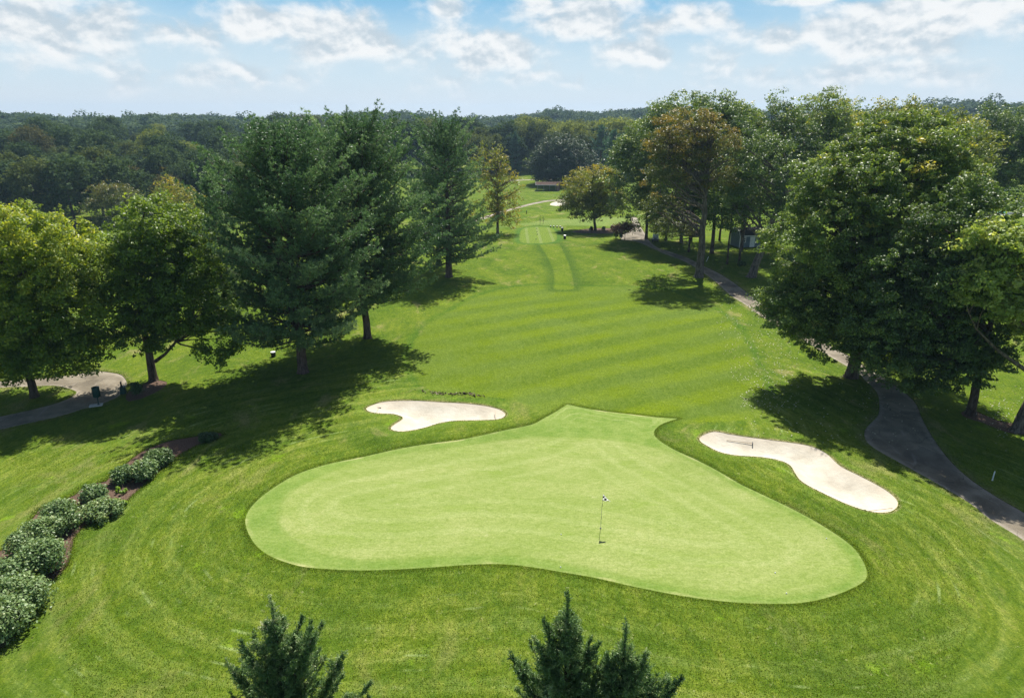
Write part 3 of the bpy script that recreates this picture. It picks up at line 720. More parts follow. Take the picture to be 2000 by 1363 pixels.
# its long low bough at the right
g = np.random.default_rng(5); lv = Leaves(g); root = bpy.data.objects['maple_tree.001']; tubes = []
for (qx, qy, rp) in [(395, 640, 26), (415, 605, 32), (440, 650, 28), (430, 690, 22), (400, 685, 20), (460, 610, 28), (455, 672, 16), (410, 575, 30)]:
    c = up(qx, qy, Y - .8) - b; m = mpp(qy, Y)
    for _ in range(9): lv.puff(c + g.normal(0, rp * m * .45, 3), g.uniform(.4, .8), 70, .25, .42 + g.normal(0, .08), .7, .3)
    tubes.append(limb(up(345, 668, Y - .3) - b, c, .07, .015, g, n=6))
tubes.append((np.array([up(303, 706, Y) - b, up(322, 692, Y - .2) - b, up(340, 672, Y - .3) - b, up(356, 648, Y - .5) - b]), np.array([.17, .13, .11, .07]), 8))
obj('low_bough', bark_mesh('low_bough', tubes), M_BARK, root); obj('bough_leaves', lv.mesh('bough_leaves'), PAL['maple_green'], root)

b = P(592, 727)
pine('white_pine', b, 20.2, [(0, 0), (.14, 4.5), (.22, 7.4), (.38, 7.6), (.52, 7.2), (.66, 7.0), (.8, 5.6), (.92, 3.2), (1, 1.2)], .46, PAL['pine'], 21, zb=.15,
     side=[(3.5, .24, 8.0), (3.3, .5, 8.0), (2.9, .62, 7.2), (.1, .62, 7.5), (-.2, .45, 8.0), (-.4, .52, 8.4), (.2, .30, 7.0)], leaders=4, label='tallest white pine with a thick bare lower trunk beside the left bunker', step=.46, per=6)
b = P(718, 660)
pine('white_pine', b, 20.8, [(0, 0), (.2, 5.4), (.34, 7.0), (.48, 7.0), (.62, 6.8), (.78, 6.0), (.9, 4.2), (1, 1.4)], .4, PAL['pine'], 22, zb=.2,
     side=[(.0, .30, 8.2), (-.25, .25, 7.5), (.15, .42, 8.4), (-.1, .52, 8.8), (.1, .60, 8.6), (-.4, .3, 7.2), (.05, .46, 8.6), (-.6, .24, 6.5)], leaders=4, label='middle white pine reaching its boughs out over the fairway edge', step=.48, per=6)
b = P(877, 541)
pine('white_pine', b, 20.2, [(0, 0), (.12, 4.6), (.3, 6.0), (.45, 5.2), (.6, 5.2), (.75, 5.2), (.9, 4.8), (1, 2.6)], .5, PAL['pine'], 23, zb=.11, needle=.30, step=.62,
     side=[(.0, .2, 7.6), (-.2, .16, 7.0), (.2, .3, 7.6)], leaders=3, label='dark pine at the right end of the pine row, nearer trunk of two', dens=.8, tw=.062)
b = P(857, 519)
pine('white_pine', b, 18.6, [(0, 0), (.2, 4.5), (.45, 5.0), (.7, 4.0), (1, .6)], .45, PAL['pine'], 24, zb=.16, needle=.32, step=.8, label='dark pine just behind the right end of the pine row', dens=.7, tw=.07)
b = P(425, 560, 0)
pine('spruce_tree', up(428, 500, 78) * [1, 1, 0], 16.0, [(0, 3.4), (.3, 3.2), (.6, 2.0), (.85, 1.0), (1, .2)], .3, PAL['pine'], 25, zb=.06, needle=.34, step=.7, leaders=1, label='slender dark conifer rising behind the left side of the tallest pine', dens=.7, tw=.07)

# right side of the hole
b = P(1365, 541); Y = b[1]
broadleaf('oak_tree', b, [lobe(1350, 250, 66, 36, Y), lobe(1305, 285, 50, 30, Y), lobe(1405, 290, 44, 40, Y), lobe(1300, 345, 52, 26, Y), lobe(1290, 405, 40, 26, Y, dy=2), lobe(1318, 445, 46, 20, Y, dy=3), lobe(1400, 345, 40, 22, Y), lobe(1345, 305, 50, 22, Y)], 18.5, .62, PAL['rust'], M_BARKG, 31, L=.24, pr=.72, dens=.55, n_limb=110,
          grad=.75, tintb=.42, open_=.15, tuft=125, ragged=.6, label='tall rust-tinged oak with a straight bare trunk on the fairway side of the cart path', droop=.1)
b = P(1662, 736); Y = b[1]
broadleaf('linden_tree', b, [lobe(1770, 290, 105, 70, Y, dy=2), lobe(1680, 370, 120, 85, Y, dy=0), lobe(1800, 400, 120, 110, Y, dy=2), lobe(1620, 480, 108, 95, Y, dy=-1), lobe(1585, 580, 82, 70, Y, dy=-1), lobe(1720, 560, 130, 110, Y, dy=-1), lobe(1640, 640, 100, 55, Y, dy=-1.5), lobe(1560, 610, 60, 45, Y, dy=-2), lobe(1750, 650, 90, 60, Y, dy=0)],
          17, .52, PAL['linden'], M_BARK, 32, L=.20, pr=.70, dens=.72, tuft=250, tintb=.52, grad=.12, open_=.2, ragged=.5, n_limb=80, label='huge spreading tree overhanging the cart path, its trunk inside the bend', lean=(2.5, 1))
b = P(1895, 808); Y = b[1]
broadleaf('maple_tree', b, [lobe(1800, 560, 110, 110, Y), lobe(1880, 470, 100, 110, Y), lobe(1780, 690, 95, 70, Y, dy=-.5), lobe(1850, 700, 80, 62, Y, dy=-.5), lobe(1910, 600, 80, 90, Y), lobe(1925, 690, 50, 40, Y, dy=0), lobe(1735, 640, 80, 70, Y, dy=0)], 12.5, .34, PAL['oak_dark'], M_BARK, 33, L=.20, pr=.66, dens=.66, tuft=220, open_=.15, ragged=.5, tintb=.52, n_limb=50, grad=.1,
          label='dark green tree with slim trunk and hanging boughs right of the cart path')
b = P(1985, 840); Y = b[1]
broadleaf('locust_tree', b, [lobe(1985, 480, 82, 40, Y, dy=-.5), lobe(1925, 555, 52, 44, Y, dy=-1.5), lobe(1920, 470, 44, 30, Y, dy=-1), lobe(2040, 540, 90, 60, Y), lobe(1985, 590, 62, 34, Y, dy=-1.5), lobe(1955, 455, 46, 26, Y, dy=-.6), lobe(2060, 640, 70, 50, Y)], 11.5, .40, PAL['light'], M_BARKG, 34, L=.25, pr=.62, dens=1.0, tuft=170, tintb=.78, n_limb=44, open_=.15, ragged=.5,
          label='pale green leaning tree cut by the right edge of the picture', lean=(2.8, .5))
b = P(1468, 541); Y = b[1]
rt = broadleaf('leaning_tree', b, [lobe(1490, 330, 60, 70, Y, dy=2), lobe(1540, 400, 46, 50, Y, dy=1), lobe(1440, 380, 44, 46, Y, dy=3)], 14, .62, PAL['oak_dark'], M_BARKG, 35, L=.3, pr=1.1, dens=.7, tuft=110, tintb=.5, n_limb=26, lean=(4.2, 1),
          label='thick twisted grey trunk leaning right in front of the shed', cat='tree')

# tall trees behind the cart path: base pixel, lobes, palette, trunk radius
GROVE = [
 ((1330, 474), [(1330, 232, 62, 46), (1300, 275, 52, 50), (1340, 300, 66, 60)], 'oak_dark', .3, 'tall dark tree with knobbly top directly behind the rust-tinged oak'),
 ((1262, 466), [(1255, 300, 44, 62), (1225, 345, 40, 70), (1262, 390, 44, 60), (1228, 300, 26, 34)], 'oak_dark', .3, 'glossy dark tree between the small golden tree and the rust-tinged oak'),
 ((1390, 495), [(1400, 222, 52, 36), (1420, 262, 60, 52), (1400, 320, 60, 60)], 'oak_dark', .34, 'tall dark tree topping the skyline right of the rust-tinged oak'),
 ((1448, 488), [(1450, 240, 34, 38), (1460, 300, 52, 56), (1450, 370, 50, 50)], 'linden', .3, 'mid green tree standing behind the shed'),
 ((1420, 516), [(1440, 330, 46, 54), (1425, 400, 44, 44)], 'oak_dark', .17, 'slim dark tree with a thin slanting trunk left of the shed'),
 ((1443, 517), [(1470, 330, 40, 50), (1448, 405, 40, 38)], 'oak_dark', .2, 'slim dark tree with an upright trunk in front of the shed'),
 ((1345, 492), [(1350, 350, 60, 54), (1330, 410, 60, 36)], 'oak_dark', .2, 'dark understorey tree in the shade behind the rust-tinged oak'),
 ((1300, 470), [(1290, 400, 46, 44), (1310, 430, 36, 16)], 'olive', .2, 'low olive tree drooping over the golf cart'),
 ((1520, 490), [(1520, 240, 44, 50), (1540, 290, 62, 66), (1510, 350, 52, 60)], 'oak_dark', .4, 'tall dark tree left of the highest tree on the right'),
 ((1580, 478), [(1605, 222, 44, 44), (1640, 238, 52, 46), (1600, 290, 80, 64), (1640, 330, 70, 60)], 'linden', .45, 'highest tree of the right hand grove, with twin domed tops'),
 ((1690, 470), [(1685, 260, 40, 40), (1700, 320, 70, 70)], 'oak_dark', .35, 'dark tree filling the gap right of the twin domed top'),
 ((1830, 520), [(1765, 232, 54, 36), (1830, 262, 56, 50), (1870, 300, 70, 66), (1840, 360, 80, 60)], 'olive', .36, 'olive green tree rising behind the huge spreading tree'),
 ((1925, 470), [(1930, 262, 50, 52), (1965, 300, 56, 60), (1925, 350, 44, 44)], 'oak_dark', .34, 'tree with a dark forked trunk near the right edge above the pale lawn'),
 ((2030, 480), [(1995, 262, 56, 50), (2030, 330, 70, 60)], 'oak_dark', .34, 'dark tree half out of the picture at the top right'),
]
for i, (bp, lbs, pal, tr, lab) in enumerate(GROVE):
    b = P(*bp); Y = b[1]; topz = max(up(x, y - ry, Y)[2] for x, y, rx, ry in lbs)
    broadleaf('grove_tree', b, [lobe(x, y, rx, ry, Y, dy=RNG.uniform(-2, 2)) for x, y, rx, ry in lbs], topz * .82, tr, PAL[pal], M_BARK, 60 + i, L=.34, pr=1.15, dens=.72, tuft=105, tintb=.5 + .04 * (i % 3), n_limb=20, ragged=.45, grad=.15, label=lab, group='trees of the right hand grove')
# bare-stemmed trunks seen in the shade of the grove
for i, (px, py) in enumerate([(1405, 470), (1478, 478), (1350, 470)]):
    b = P(px, py); Y = b[1]
    broadleaf('grove_tree', b, [lobe(px + 6, 372, 48, 56, Y)], 15, .22, PAL['oak_dark'], M_BARK, 90 + i, L=.4, pr=1.3, dens=.6, tuft=80, n_limb=12, label=['straight dark trunk in the deep shade left of the shed', 'tree whose trunk stands behind the right end of the shed', 'dark trunk standing just behind the rust-tinged oak'][i], group='trees of the right hand grove')

b = P(1163, 450); Y = b[1]
broadleaf('crabapple_tree', b, [lobe(1160, 365, 56, 38, Y), lobe(1125, 395, 34, 28, Y), lobe(1190, 395, 34, 30, Y), lobe(1155, 400, 48, 26, Y), lobe(1180, 352, 30, 26, Y)], 7.5, .32, PAL['gold'], M_BARK, 41, L=.34, pr=.95, dens=.75, tuft=95, tintb=.42, grad=.6, n_limb=30, label='small round golden-topped tree on a mulch ring beyond the fairway', lean=(-1.2, 0), ragged=.4)
b = P(972, 455, -.5); Y = b[1]
broadleaf('locust_tree', b, [lobe(955, 315, 36, 34, Y), lobe(970, 360, 48, 34, Y), lobe(985, 395, 34, 28, Y), lobe(950, 410, 36, 24, Y), (lobe(985, 430, 34, 16, Y))], 13, .28, PAL['gold'], M_BARKG, 42, L=.30, pr=.8, dens=.4, tuft=85, tintb=.5, grad=-.25, n_limb=90, open_=.2, ragged=.8, label='sparse yellowing tree with bare twigs showing at the right end of the pine row')
b = P(1105, 359); Y = b[1]
broadleaf('beech_tree', b, [lobe(1100, 314, 62, 42, Y), lobe(1068, 328, 34, 28, Y), lobe(1128, 330, 44, 32, Y), lobe(1095, 292, 42, 26, Y)], 15, .6, PAL['beech'], M_BARK, 43, L=.55, pr=1.7, dens=1.2, under=1.0, tuft=85, tintb=.32, grad=.6, n_limb=14, label='massive dark rounded tree directly behind the open shelter')
# ---------------------------------------------------------------- trees of the middle distance, left
MID = [('hazel_tree', (225, 446), [(215, 400, 46, 42), (235, 385, 34, 26)], 'rust', 'bronze green tree behind the two near maples'),
       ('ash_tree', (372, 470), [(350, 395, 46, 32), (385, 415, 40, 40), (330, 370, 26, 22)], 'gold', 'olive-yellow tree above the right shoulder of the green maple'),
       ('willow_tree', (402, 500), [(400, 445, 30, 34), (405, 410, 24, 24)], 'light', 'pale grey-green tree wedged between green maple and tallest pine'),
       ('bush_tree', (72, 418), [(70, 398, 28, 19)], 'olive', 'low domed olive bush on the far lawn at the left'),
       ('ash_tree', (322, 402), [(322, 350, 22, 28), (308, 365, 18, 18)], 'gold', 'yellowish tree in front of the wood across the valley')]
for i, (nm, bp, lbs, pal, lab) in enumerate(MID):
    b = P(*bp); Y = b[1]
    broadleaf(nm, b, [lobe(x, y, rx, ry, Y) for x, y, rx, ry in lbs], mpp(bp[1], Y) * (bp[1] - lbs[0][1]) * 1.1, .2, PAL[pal], M_BARK, 120 + i, L=.42, pr=1.2, dens=.75, tuft=65, n_limb=14, ragged=.4, grad=.3, label=lab)
for i, (bp, h, w, pal, lab, st) in enumerate([((30, 412), 15.5, 8.2, 'pine_blue', 'blue-green pine standing on the far lawn at the left edge', 1.1), ((-25, 415), 15.5, 7, 'pine_blue', 'blue-green pine cut by the left edge of the picture', 1.1), ((122, 415), 6.2, 4.6, 'spruce', 'small blue spruce alone on the far lawn', .5),
                                           ((1006, 340), 17, 7.5, 'pine_blue', 'far dark pine at the top of the fairway', 1.3), ((985, 335), 15, 7.5, 'pine_blue', 'far dark pine left of the fairway top', 1.3), ((1195, 352), 19, 13, 'pine_blue', 'far blue-green pine right of the massive rounded tree', 1.3), ((1172, 345), 20.5, 12, 'pine_blue', 'tallest far blue-green pine beyond the massive rounded tree', 1.3), ((1222, 352), 19, 12, 'pine_blue', 'far blue-green pine against the dark grove at the right', 1.3)]):
    b = P(*bp)
    pine('pine_tree' if pal != 'spruce' else 'spruce_tree', b, h, [(0, w * .45), (.2, w * .5), (.55, w * .42), (.85, w * .22), (1, .3)], .3, PAL[pal], 140 + i, step=st, needle=.7 if h > 10 else .35, tw=.2 if h > 10 else .1, dens=.5 if h > 10 else .9, label=lab, density_tuft=9, leaders=1, zb=.04)

# ---------------------------------------------------------------- the woods across the valley: every tree a thing
def wood_proto(seed, kind):
    g = np.random.default_rng(seed); lv = Leaves(g)
    h = 17.0; R0 = 6.4 if kind != 'tall' else 5.2
    for k in range(5):
        a = g.uniform(0, 6.28); q = g.uniform(0, 2.6); c = np.array([math.cos(a) * q, math.sin(a) * q, h * g.uniform(.52, .72)]); r = np.array([R0 * .78, R0 * .78, h * .30]) * g.uniform(.8, 1.12)
        n = 34; d = unit(g.normal(size=(n, 3)) + [0, 0, .35])
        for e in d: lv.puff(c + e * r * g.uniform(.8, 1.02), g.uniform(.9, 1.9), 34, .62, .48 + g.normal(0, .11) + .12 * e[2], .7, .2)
    n = 30; d = unit(g.normal(size=(n, 3)) * [1, 1, .4])
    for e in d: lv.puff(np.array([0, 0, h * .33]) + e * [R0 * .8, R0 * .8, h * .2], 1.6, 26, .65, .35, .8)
    tubes = [flare((0, 0, 0), (.3, .2), h * .8, .32, g, m=6)]
    return lv.mesh('wood_crown'), bark_mesh('wood_trunk', tubes)
WP = {p_: [wood_proto(200 + i * 10 + j, 'w') for j in range(3)] for i, p_ in enumerate(('a',))}
WM = {'dark green': leaf_mat('wood_leaf_dark', [(0, (.010, .026, .012)), (.5, (.022, .046, .019)), (1, (.052, .085, .032))], .22, .8, .05, patch=1.6),
      'olive green': leaf_mat('wood_leaf_olive', [(0, (.018, .032, .012)), (.5, (.042, .062, .018)), (1, (.09, .112, .034))], .25, .8, .05, patch=1.6),
      'brownish': leaf_mat('wood_leaf_brown', [(0, (.02, .028, .012)), (.5, (.045, .05, .02)), (1, (.09, .085, .036))], .22, .8, .05, patch=1.6),
      'pale yellow-green': leaf_mat('wood_leaf_pale', [(0, (.03, .05, .012)), (.5, (.085, .11, .026)), (1, (.17, .20, .06))], .3, .8, .05, patch=1.4)}
meshes = {}
for kn, mt in WM.items():
    for j, (cr, tr) in enumerate(WP['a']):
        c2 = cr.copy(); c2.materials.append(mt); t2 = tr.copy(); t2.materials.append(M_BARK); meshes[kn, j] = (c2, t2)
g = np.random.default_rng(77); placed = []
def wood(region_px, D0, D1, n_try, sp, probs, where, names, smin=.85, smax=1.25):
    kinds = list(WM)
    for _ in range(n_try):
        px = g.uniform(*region_px); D = math.sqrt(g.uniform(D0 ** 2, D1 ** 2)); a = math.atan((px - 1000) / F / cP * 1.0)
        x, y = D * math.sin(a), D * math.cos(a)
        if any((x - q[0]) ** 2 + (y - q[1]) ** 2 < sp * sp for q in placed): continue
        placed.append((x, y)); kn = kinds[g.choice(4, p=probs)]; j = int(g.integers(3)); s = g.uniform(smin * .88, smax) * (1.28 if g.random() < .10 else 1) * (1 + .16 * math.sin(x * .09 + y * .05) * math.sin(y * .07 - x * .03)); s = min(s, 1.42)
        z = float(H(x, y))
        o = empty('woodland_tree', (x, y, z - .2), g.uniform(0, 6.28), '%s broadleaf tree packed in the %s' % (kn, where), 'tree', '%s trees of the %s' % (kn, where)); o.scale = (s * g.uniform(.9, 1.15), s * g.uniform(.9, 1.15), s)
        cr, tr = meshes[kn, j]
        for nm, m_ in (('crown', cr), ('trunk', tr)):
            q = bpy.data.objects.new(nm, m_); col.objects.link(q); q.parent = o
wood((-60, 520), 246, 262, 900, 8.5, (.72, .18, .04, .06), 'front row of the wood across the valley', '')
wood((-60, 560), 268, 350, 2600, 10.5, (.48, .30, .07, .15), 'wood across the valley', '')
wood((-80, 600), 350, 450, 2600, 13.5, (.78, .16, .02, .04), 'ridge above the valley', '', .8, 1.05)
wood((740, 1010), 318, 350, 900, 10, (.45, .3, .05, .2), 'wood beyond the pines', '', 1.0, 1.3)
wood((1000, 1260), 322, 400, 900, 11, (.3, .2, .0, .5), 'pale wood behind the massive rounded tree', '', 1.2, 1.5)
wood((560, 1010), 380, 500, 700, 15, (.5, .3, .05, .15), 'wood beyond the pines', '', .9, 1.2)
print('wood trees', len(placed))

# the far-off wooded hills read as one mass: low crowns built into one object
g = np.random.default_rng(99); n = 5200
px = g.uniform(-350, 2350, n); D = np.where(g.random(n) < .72, g.uniform(560, 900, n), g.uniform(880, 1900, n)); a = np.arctan((px - 1000) / F / cP)
x, y = D * np.sin(a), D * np.cos(a)
keep = ~((px < 620) & (D < 560)); x, y, D, px = x[keep], y[keep], D[keep], px[keep]; n = len(x)
z = H(x, y); m = 170; s = g.uniform(.7, 1.15, n) * np.where(g.random(n) < .03, 1.35, 1)
d = unit(g.normal(size=(n, m, 3)) + [0, 0, .4]); rr = g.uniform(.75, 1.05, (n, m, 1))
rad = np.stack([6.8 * s, 6.8 * s, 5.6 * s], 1)[:, None]
C = (np.stack([x, y, z + 9.0 * s], 1)[:, None] + d * rr * rad * (1 + .16 * np.sin(d[..., :1] * 6 + g.uniform(0, 6, (n, 1, 1))))).reshape(-1, 3)
N = unit(d.reshape(-1, 3) + g.normal(size=(n * m, 3)) * .5 + [0, 0, .4])
lv = Leaves(g); lv.add(C, N, 2.2, 1.7, np.clip(np.repeat(g.normal(.45, .16, n), m) + g.normal(0, .12, n * m), 0, 1))
me = lv.mesh('far_forest')
tag(obj('far_forest', me, leaf_mat('far_wood_leaf', [(0, (.010, .028, .014)), (.5, (.024, .048, .022)), (1, (.06, .09, .036))], .2, .8, .05)), kind='stuff', label='far wooded hills fading blue along the horizon')

# ---------------------------------------------------------------- junipers right in front of the camera
b0 = up(530, 1170, 17.2); juniper('juniper_tree', (b0[0], b0[1], 0), b0[2] - .35, 301, 3.1, 'juniper poking up at the lower left of the green, widest of the three', [(0.35, .70, 1.8), (.15, .62, 2.3), (-.1, .55, 2.7), (.3, .5, 3.0), (2.8, .6, 2.0), (3.3, .52, 2.4)], [(608, 1240), (672, 1288), (480, 1262), (575, 1262), (722, 1345), (455, 1300)])
b0 = up(1110, 1158, 16.6); juniper('juniper_tree', (b0[0], b0[1], 0), b0[2] - .35, 302, 2.8, 'tallest juniper poking up below the middle of the green', [(3.1, .6, 2.1), (2.9, .52, 2.4), (.1, .56, 2.2)], [(1078, 1222), (1005, 1290), (1060, 1268), (1150, 1262), (1175, 1290)])
b0 = up(1223, 1218, 16.4); juniper('juniper_tree', (b0[0], b0[1], 0), b0[2] - .3, 303, 2.2, 'shorter slim juniper to the right of the tallest juniper', [(.2, .58, 1.7), (0, .5, 2.2)], [(1260, 1285), (1295, 1325), (1190, 1290), (1318, 1330)])

# ---------------------------------------------------------------- shrubs
SH = [((405, 860), 1.9, .55, 'low dark shrub at the shaded far end of the mulch bed'), ((312, 905), 2.0, 1.15, 'twin-topped shrub second from the far end of the mulch bed'), ((282, 932), 2.1, 1.25, 'round shrub beside the twin-topped shrub'), ((243, 938), 1.7, 1.0, 'small shrub at the left end of the middle clump'),
      ((186, 974), 1.7, 1.0, 'compact shrub above the low wide one'), ((200, 1008), 2.5, 1.05, 'low wide shrub reaching toward the lawn'), ((122, 1028), 2.1, 1.8, 'tall round shrub left of the yellow weeds'), ((88, 1058), 2.4, 1.5, 'pale leaved shrub between two rounder shrubs'),
      ((50, 1075), 1.9, 1.3, 'dark shrub at the back edge of the bed'), ((92, 1118), 2.7, 1.9, 'large blue-green domed shrub with shade beneath it'), ((18, 1150), 2.5, 1.6, 'shrub at the left edge behind the biggest pair'), ((42, 1196), 2.4, 1.9, 'big grey-green shrub with open leafy face'), ((5, 1240), 2.4, 1.9, 'lowest shrub cut by the left edge of the picture')]
for i, (bp, w, h, lab) in enumerate(SH):
    b = P(*bp); shrub(b, w * 1.04, h * .98, 400 + i, PAL['shrub'] if i else PAL['shrub_dark'], lab, L=.15, n=20 + int(w * 5))
for i, (px, py, w, h) in enumerate([(158, 1020, 1.2, .35), (228, 988, 1.6, .35), (240, 958, 1.5, .3), (330, 900, .9, .3), (110, 1066, .9, .3)]):
    shrub(P(px, py), w, h, 430 + i, PAL['weed'], ['yellow-green weeds beside the tall round shrub', 'yellow-green weeds at the tip of the low wide shrub', 'pale weeds between the low wide shrub and the middle clump', 'few weeds by the twin-topped shrub', 'small weeds behind the pale leaved shrub'][i], L=.09, n=8, cat='weeds', group='weeds in the mulch bed', name='weed_clump')
shrub(P(266, 772), 1.15, 1.25, 441, PAL['shrub_dark'], 'dark rounded bush beside the ball washer under the green maple', L=.12, n=14, group=None, name='bush')
for i, (px, py) in enumerate([(1155, 450.5), (1180, 450.5), (1197, 448)]):
    shrub(P(px, py), 1.05, .95, 445 + i, PAL['shrub_dark'], ['clipped round bush touching the golden tree trunk', 'middle clipped bush of the three on the mulch ring', 'clipped bush at the right end of the mulch ring'][i], L=.16, n=9, group='clipped bushes on the mulch ring', name='bush')
shrub(P(1203, 466), 1.2, 1.7, 450, PAL['olive'], 'olive bush where the cart path begins beyond the fairway', L=.2, n=12, group=None, name='bush')
shrub(P(1213, 467), 1.0, 1.5, 451, PAL['shrub_dark'], 'near black bush beside the olive bush at the path corner', L=.2, n=12, group=None, name='bush')
b = P(1220, 469)
broadleaf('plum_tree', b, [lobe(1214, 446, 20, 9, b[1]), lobe(1228, 442, 14, 8, b[1])], 2.4, .07, PAL['purple'], M_BARK, 460, L=.22, pr=.5, dens=1, tuft=120, n_limb=10, label='small purple-leaved tree over the bushes at the path corner')
shrub(P(1447, 519), 2.4, .8, 452, PAL['shrub_dark'], 'dark low bush in the shade beside the twisted grey trunk', L=.2, n=9, group=None, name='bush')
# ---------------------------------------------------------------- flag, balls, rakes
M_WHITE = plain('white_paint', (.78, .78, .76), .4); M_BLACK = plain('black_paint', (.012, .012, .013), .5); M_DGREEN = plain('dark_green_metal', (.010, .055, .048), .4)
M_CONC = plain('concrete', (.52, .52, .50), .9, .1); M_WOODH = plain('pale_wood_handle', (.42, .33, .22), .6); M_GREYW = plain('weathered_grey_wood', (.26, .24, .20), .8)
M_RUB = plain('tyre_rubber', (.015, .015, .015), .8); M_METAL = plain('brushed_metal', (.45, .45, .45), .35, .5, .8); M_SEAT = plain('cream_vinyl', (.55, .50, .40), .5)
k = NT('checkered_cloth'); tcn = k.n('ShaderNodeAttribute', attribute_name='chk').outputs['Fac']
cc_ = k.mix(tcn, (.85, .85, .85), (.01, .01, .01)); b_ = k.principled(cc_, .8, .2); mx_ = k.n('ShaderNodeMixShader', {0: .5, 1: b_.outputs[0], 2: k.n('ShaderNodeBsdfTranslucent', {'Color': cc_}).outputs[0]}); k.t.links.new(mx_.outputs[0], k.out.inputs[0]); M_CHECK = k.m

b = P(1173, 1031); r = empty('flagstick', b, 0, 'thin flagstick with a black and white checkered pennant standing in the green', 'golf flag')
hp = 2.16
s = MB(); s.tube([(0, 0, -.1), (.01, 0, 1.0), (.045, 0, hp)], [.011, .010, .008], 8); s.build('pole', plain('pale_flagstick', (.5, .5, .42), .5), r, smooth=True)
s = MB(); [s.tube([(.0 + .02 * z, 0, z), (.02 * (z + .22), 0, z + .22)], .0125, 8) for z in (.55, 1.35)]; s.build('pole_band', M_BLACK, r)
nx, nz = 14, 10; V = []; Q = []; chk = []
for j in range(nz + 1):
    for i in range(nx + 1):
        u, w = i / nx, j / nz
        top = np.array([.045, 0, hp - .01]); low = np.array([.035, 0, hp - .42]); tip = np.array([.44, -.10, hp - .40])
        p0 = top * (1 - w) + low * w; p1 = p0 * (1 - u) + tip * u
        p1[1] += .045 * math.sin(u * 8 + w * 2) * u; V.append(p1)
for j in range(nz):
    for i in range(nx):
        q = j * (nx + 1) + i; Q.append((q, q + 1, q + nx + 2, q + nx + 1)); wz = (V[q][2] + V[q + nx + 2][2]) / 2; chk.append((int(V[q + 1][0] / .13) + int((hp - wz) / .125)) % 2)
me = make_mesh('flag', V, Q); attr(me, 'chk', chk, 'FACE'); obj('flag', me, M_CHECK, r)
s = MB(); s.lathe((0, 0, .002), [(.0, 0), (.054, 0), (.054, .004), (0, .004)], 16); s.build('hole_dark_disc', M_BLACK, r)  # flat black disc painted in for the darkness inside the hole
for i, (px, py, lab) in enumerate([(1096, 1043, 'golf ball lying left of the flagstick'), (1614, 1051, 'golf ball near the right bulge of the green'), (1095, 1107, 'golf ball close to the front edge of the green'), (1514, 1118, 'golf ball on the lower right of the green'), (1536, 1158, 'golf ball nearest the lower right edge of the green')]):
    b = P(px, py); s = MB(); s.ellipsoid((0, 0, 0), (.035, .035, .035), 6)
    tag(s.build('golf_ball', M_WHITE, None, (b[0], b[1], b[2]), True), lab, 'golf ball', 'golf balls on the green')

def rake(p, q, lab):
    """p = head, q = end of the handle"""
    a, e = P(*p), P(*q); d = e - a; ang = math.atan2(d[1], d[0]); L = 1.75
    r = empty('bunker_rake', a + [0, 0, -.12], ang, lab, 'rake', 'bunker rakes')
    s = MB(); s.tube([(0, 0, .07), (L * .5, 0, .05), (L, 0, .04)], .017, 6); s.build('handle', M_WOODH, r)
    s = MB(); s.box((0, 0, .06), (.07, .34, .05), 0, .01); [s.box((0.01, y, .02), (.02, .02, .07)) for y in np.linspace(-.15, .15, 8)]; s.build('head', M_BLACK, r)
rake((740, 795), (732, 806), 'rake at the left tip of the left bunker'); rake((969, 818.5), (967, 806), 'rake at the right end of the left bunker')
rake((1470, 864), (1432, 858), 'rake in the narrow upper end of the right bunker'); rake((1693, 996.5), (1738, 993), 'rake along the lower edge of the right bunker')

# ---------------------------------------------------------------- course furniture
b = P(193, 791); r = empty('litter_bin', b, .25, 'dark green cylindrical litter bin raised on a post over a white slab', 'litter bin')
s = MB(); s.box((-.18, -.05, .0), (.95, .55, .12), .15, .02); s.build('base_slab', M_CONC, r)
s = MB(); s.tube([(0, 0, 0), (0, 0, .8)], .035, 10); s.lathe((0, 0, .05), [(.11, 0), (.11, .03), (.03, .04)], 14); s.build('post', M_DGREEN, r, smooth=True)
s = MB(); s.lathe((0, 0, .72), [(.24, 0), (.265, .03), (.265, .78), (.25, .80), (.25, .06), (.2, .05)], 24)
for a in np.arange(24) * 2 * math.pi / 24: s.box((.268 * math.cos(a), .268 * math.sin(a), 1.12), (.012, .022, .72), a)
s.build('basket', M_DGREEN, r, smooth=True)
s = MB(); s.lathe((0, 0, 1.50), [(.285, 0), (.285, .05), (.17, .07), (.17, .03)], 24); s.build('lid_ring', M_DGREEN, r, smooth=True)
b = P(241, 768); r = empty('ball_washer', b, .3, 'dark ball washer with a narrow crank top beside the bush', 'ball washer')
s = MB(); s.box((0, 0, .30), (.46, .40, .62), 0, .06, .85); s.build('cabinet', M_DGREEN, r); s = MB(); s.lathe((-.05, 0, .60), [(.12, 0), (.07, .12), (.06, .3), (.075, .34), (.075, .42), (.03, .45)], 14); s.build('washer_body', M_BLACK, r, smooth=True)
s = MB(); s.tube([(-.05, 0, 1.02), (-.05, 0, 1.12), (.08, 0, 1.12)], .014, 6); s.build('handle', M_METAL, r)
b = P(534, 696); r = empty('tee_bucket', b, 0, 'small dark bucket with a white lid in the pine shade', 'bucket')
s = MB(); s.lathe((0, 0, 0), [(.15, 0), (.2, .04), (.23, .42), (.21, .43)], 18); s.build('bucket_body', M_BLACK, r, smooth=True); s = MB(); s.lathe((0, 0, .43), [(.235, 0), (.24, .04), (.1, .07)], 18); s.build('lid', M_WHITE, r, smooth=True)
s = MB(); s.tube([(.24, 0, 0), (.24, 0, .3), (.2, 0, .42)], .02, 6); s.build('handle', M_METAL, r)
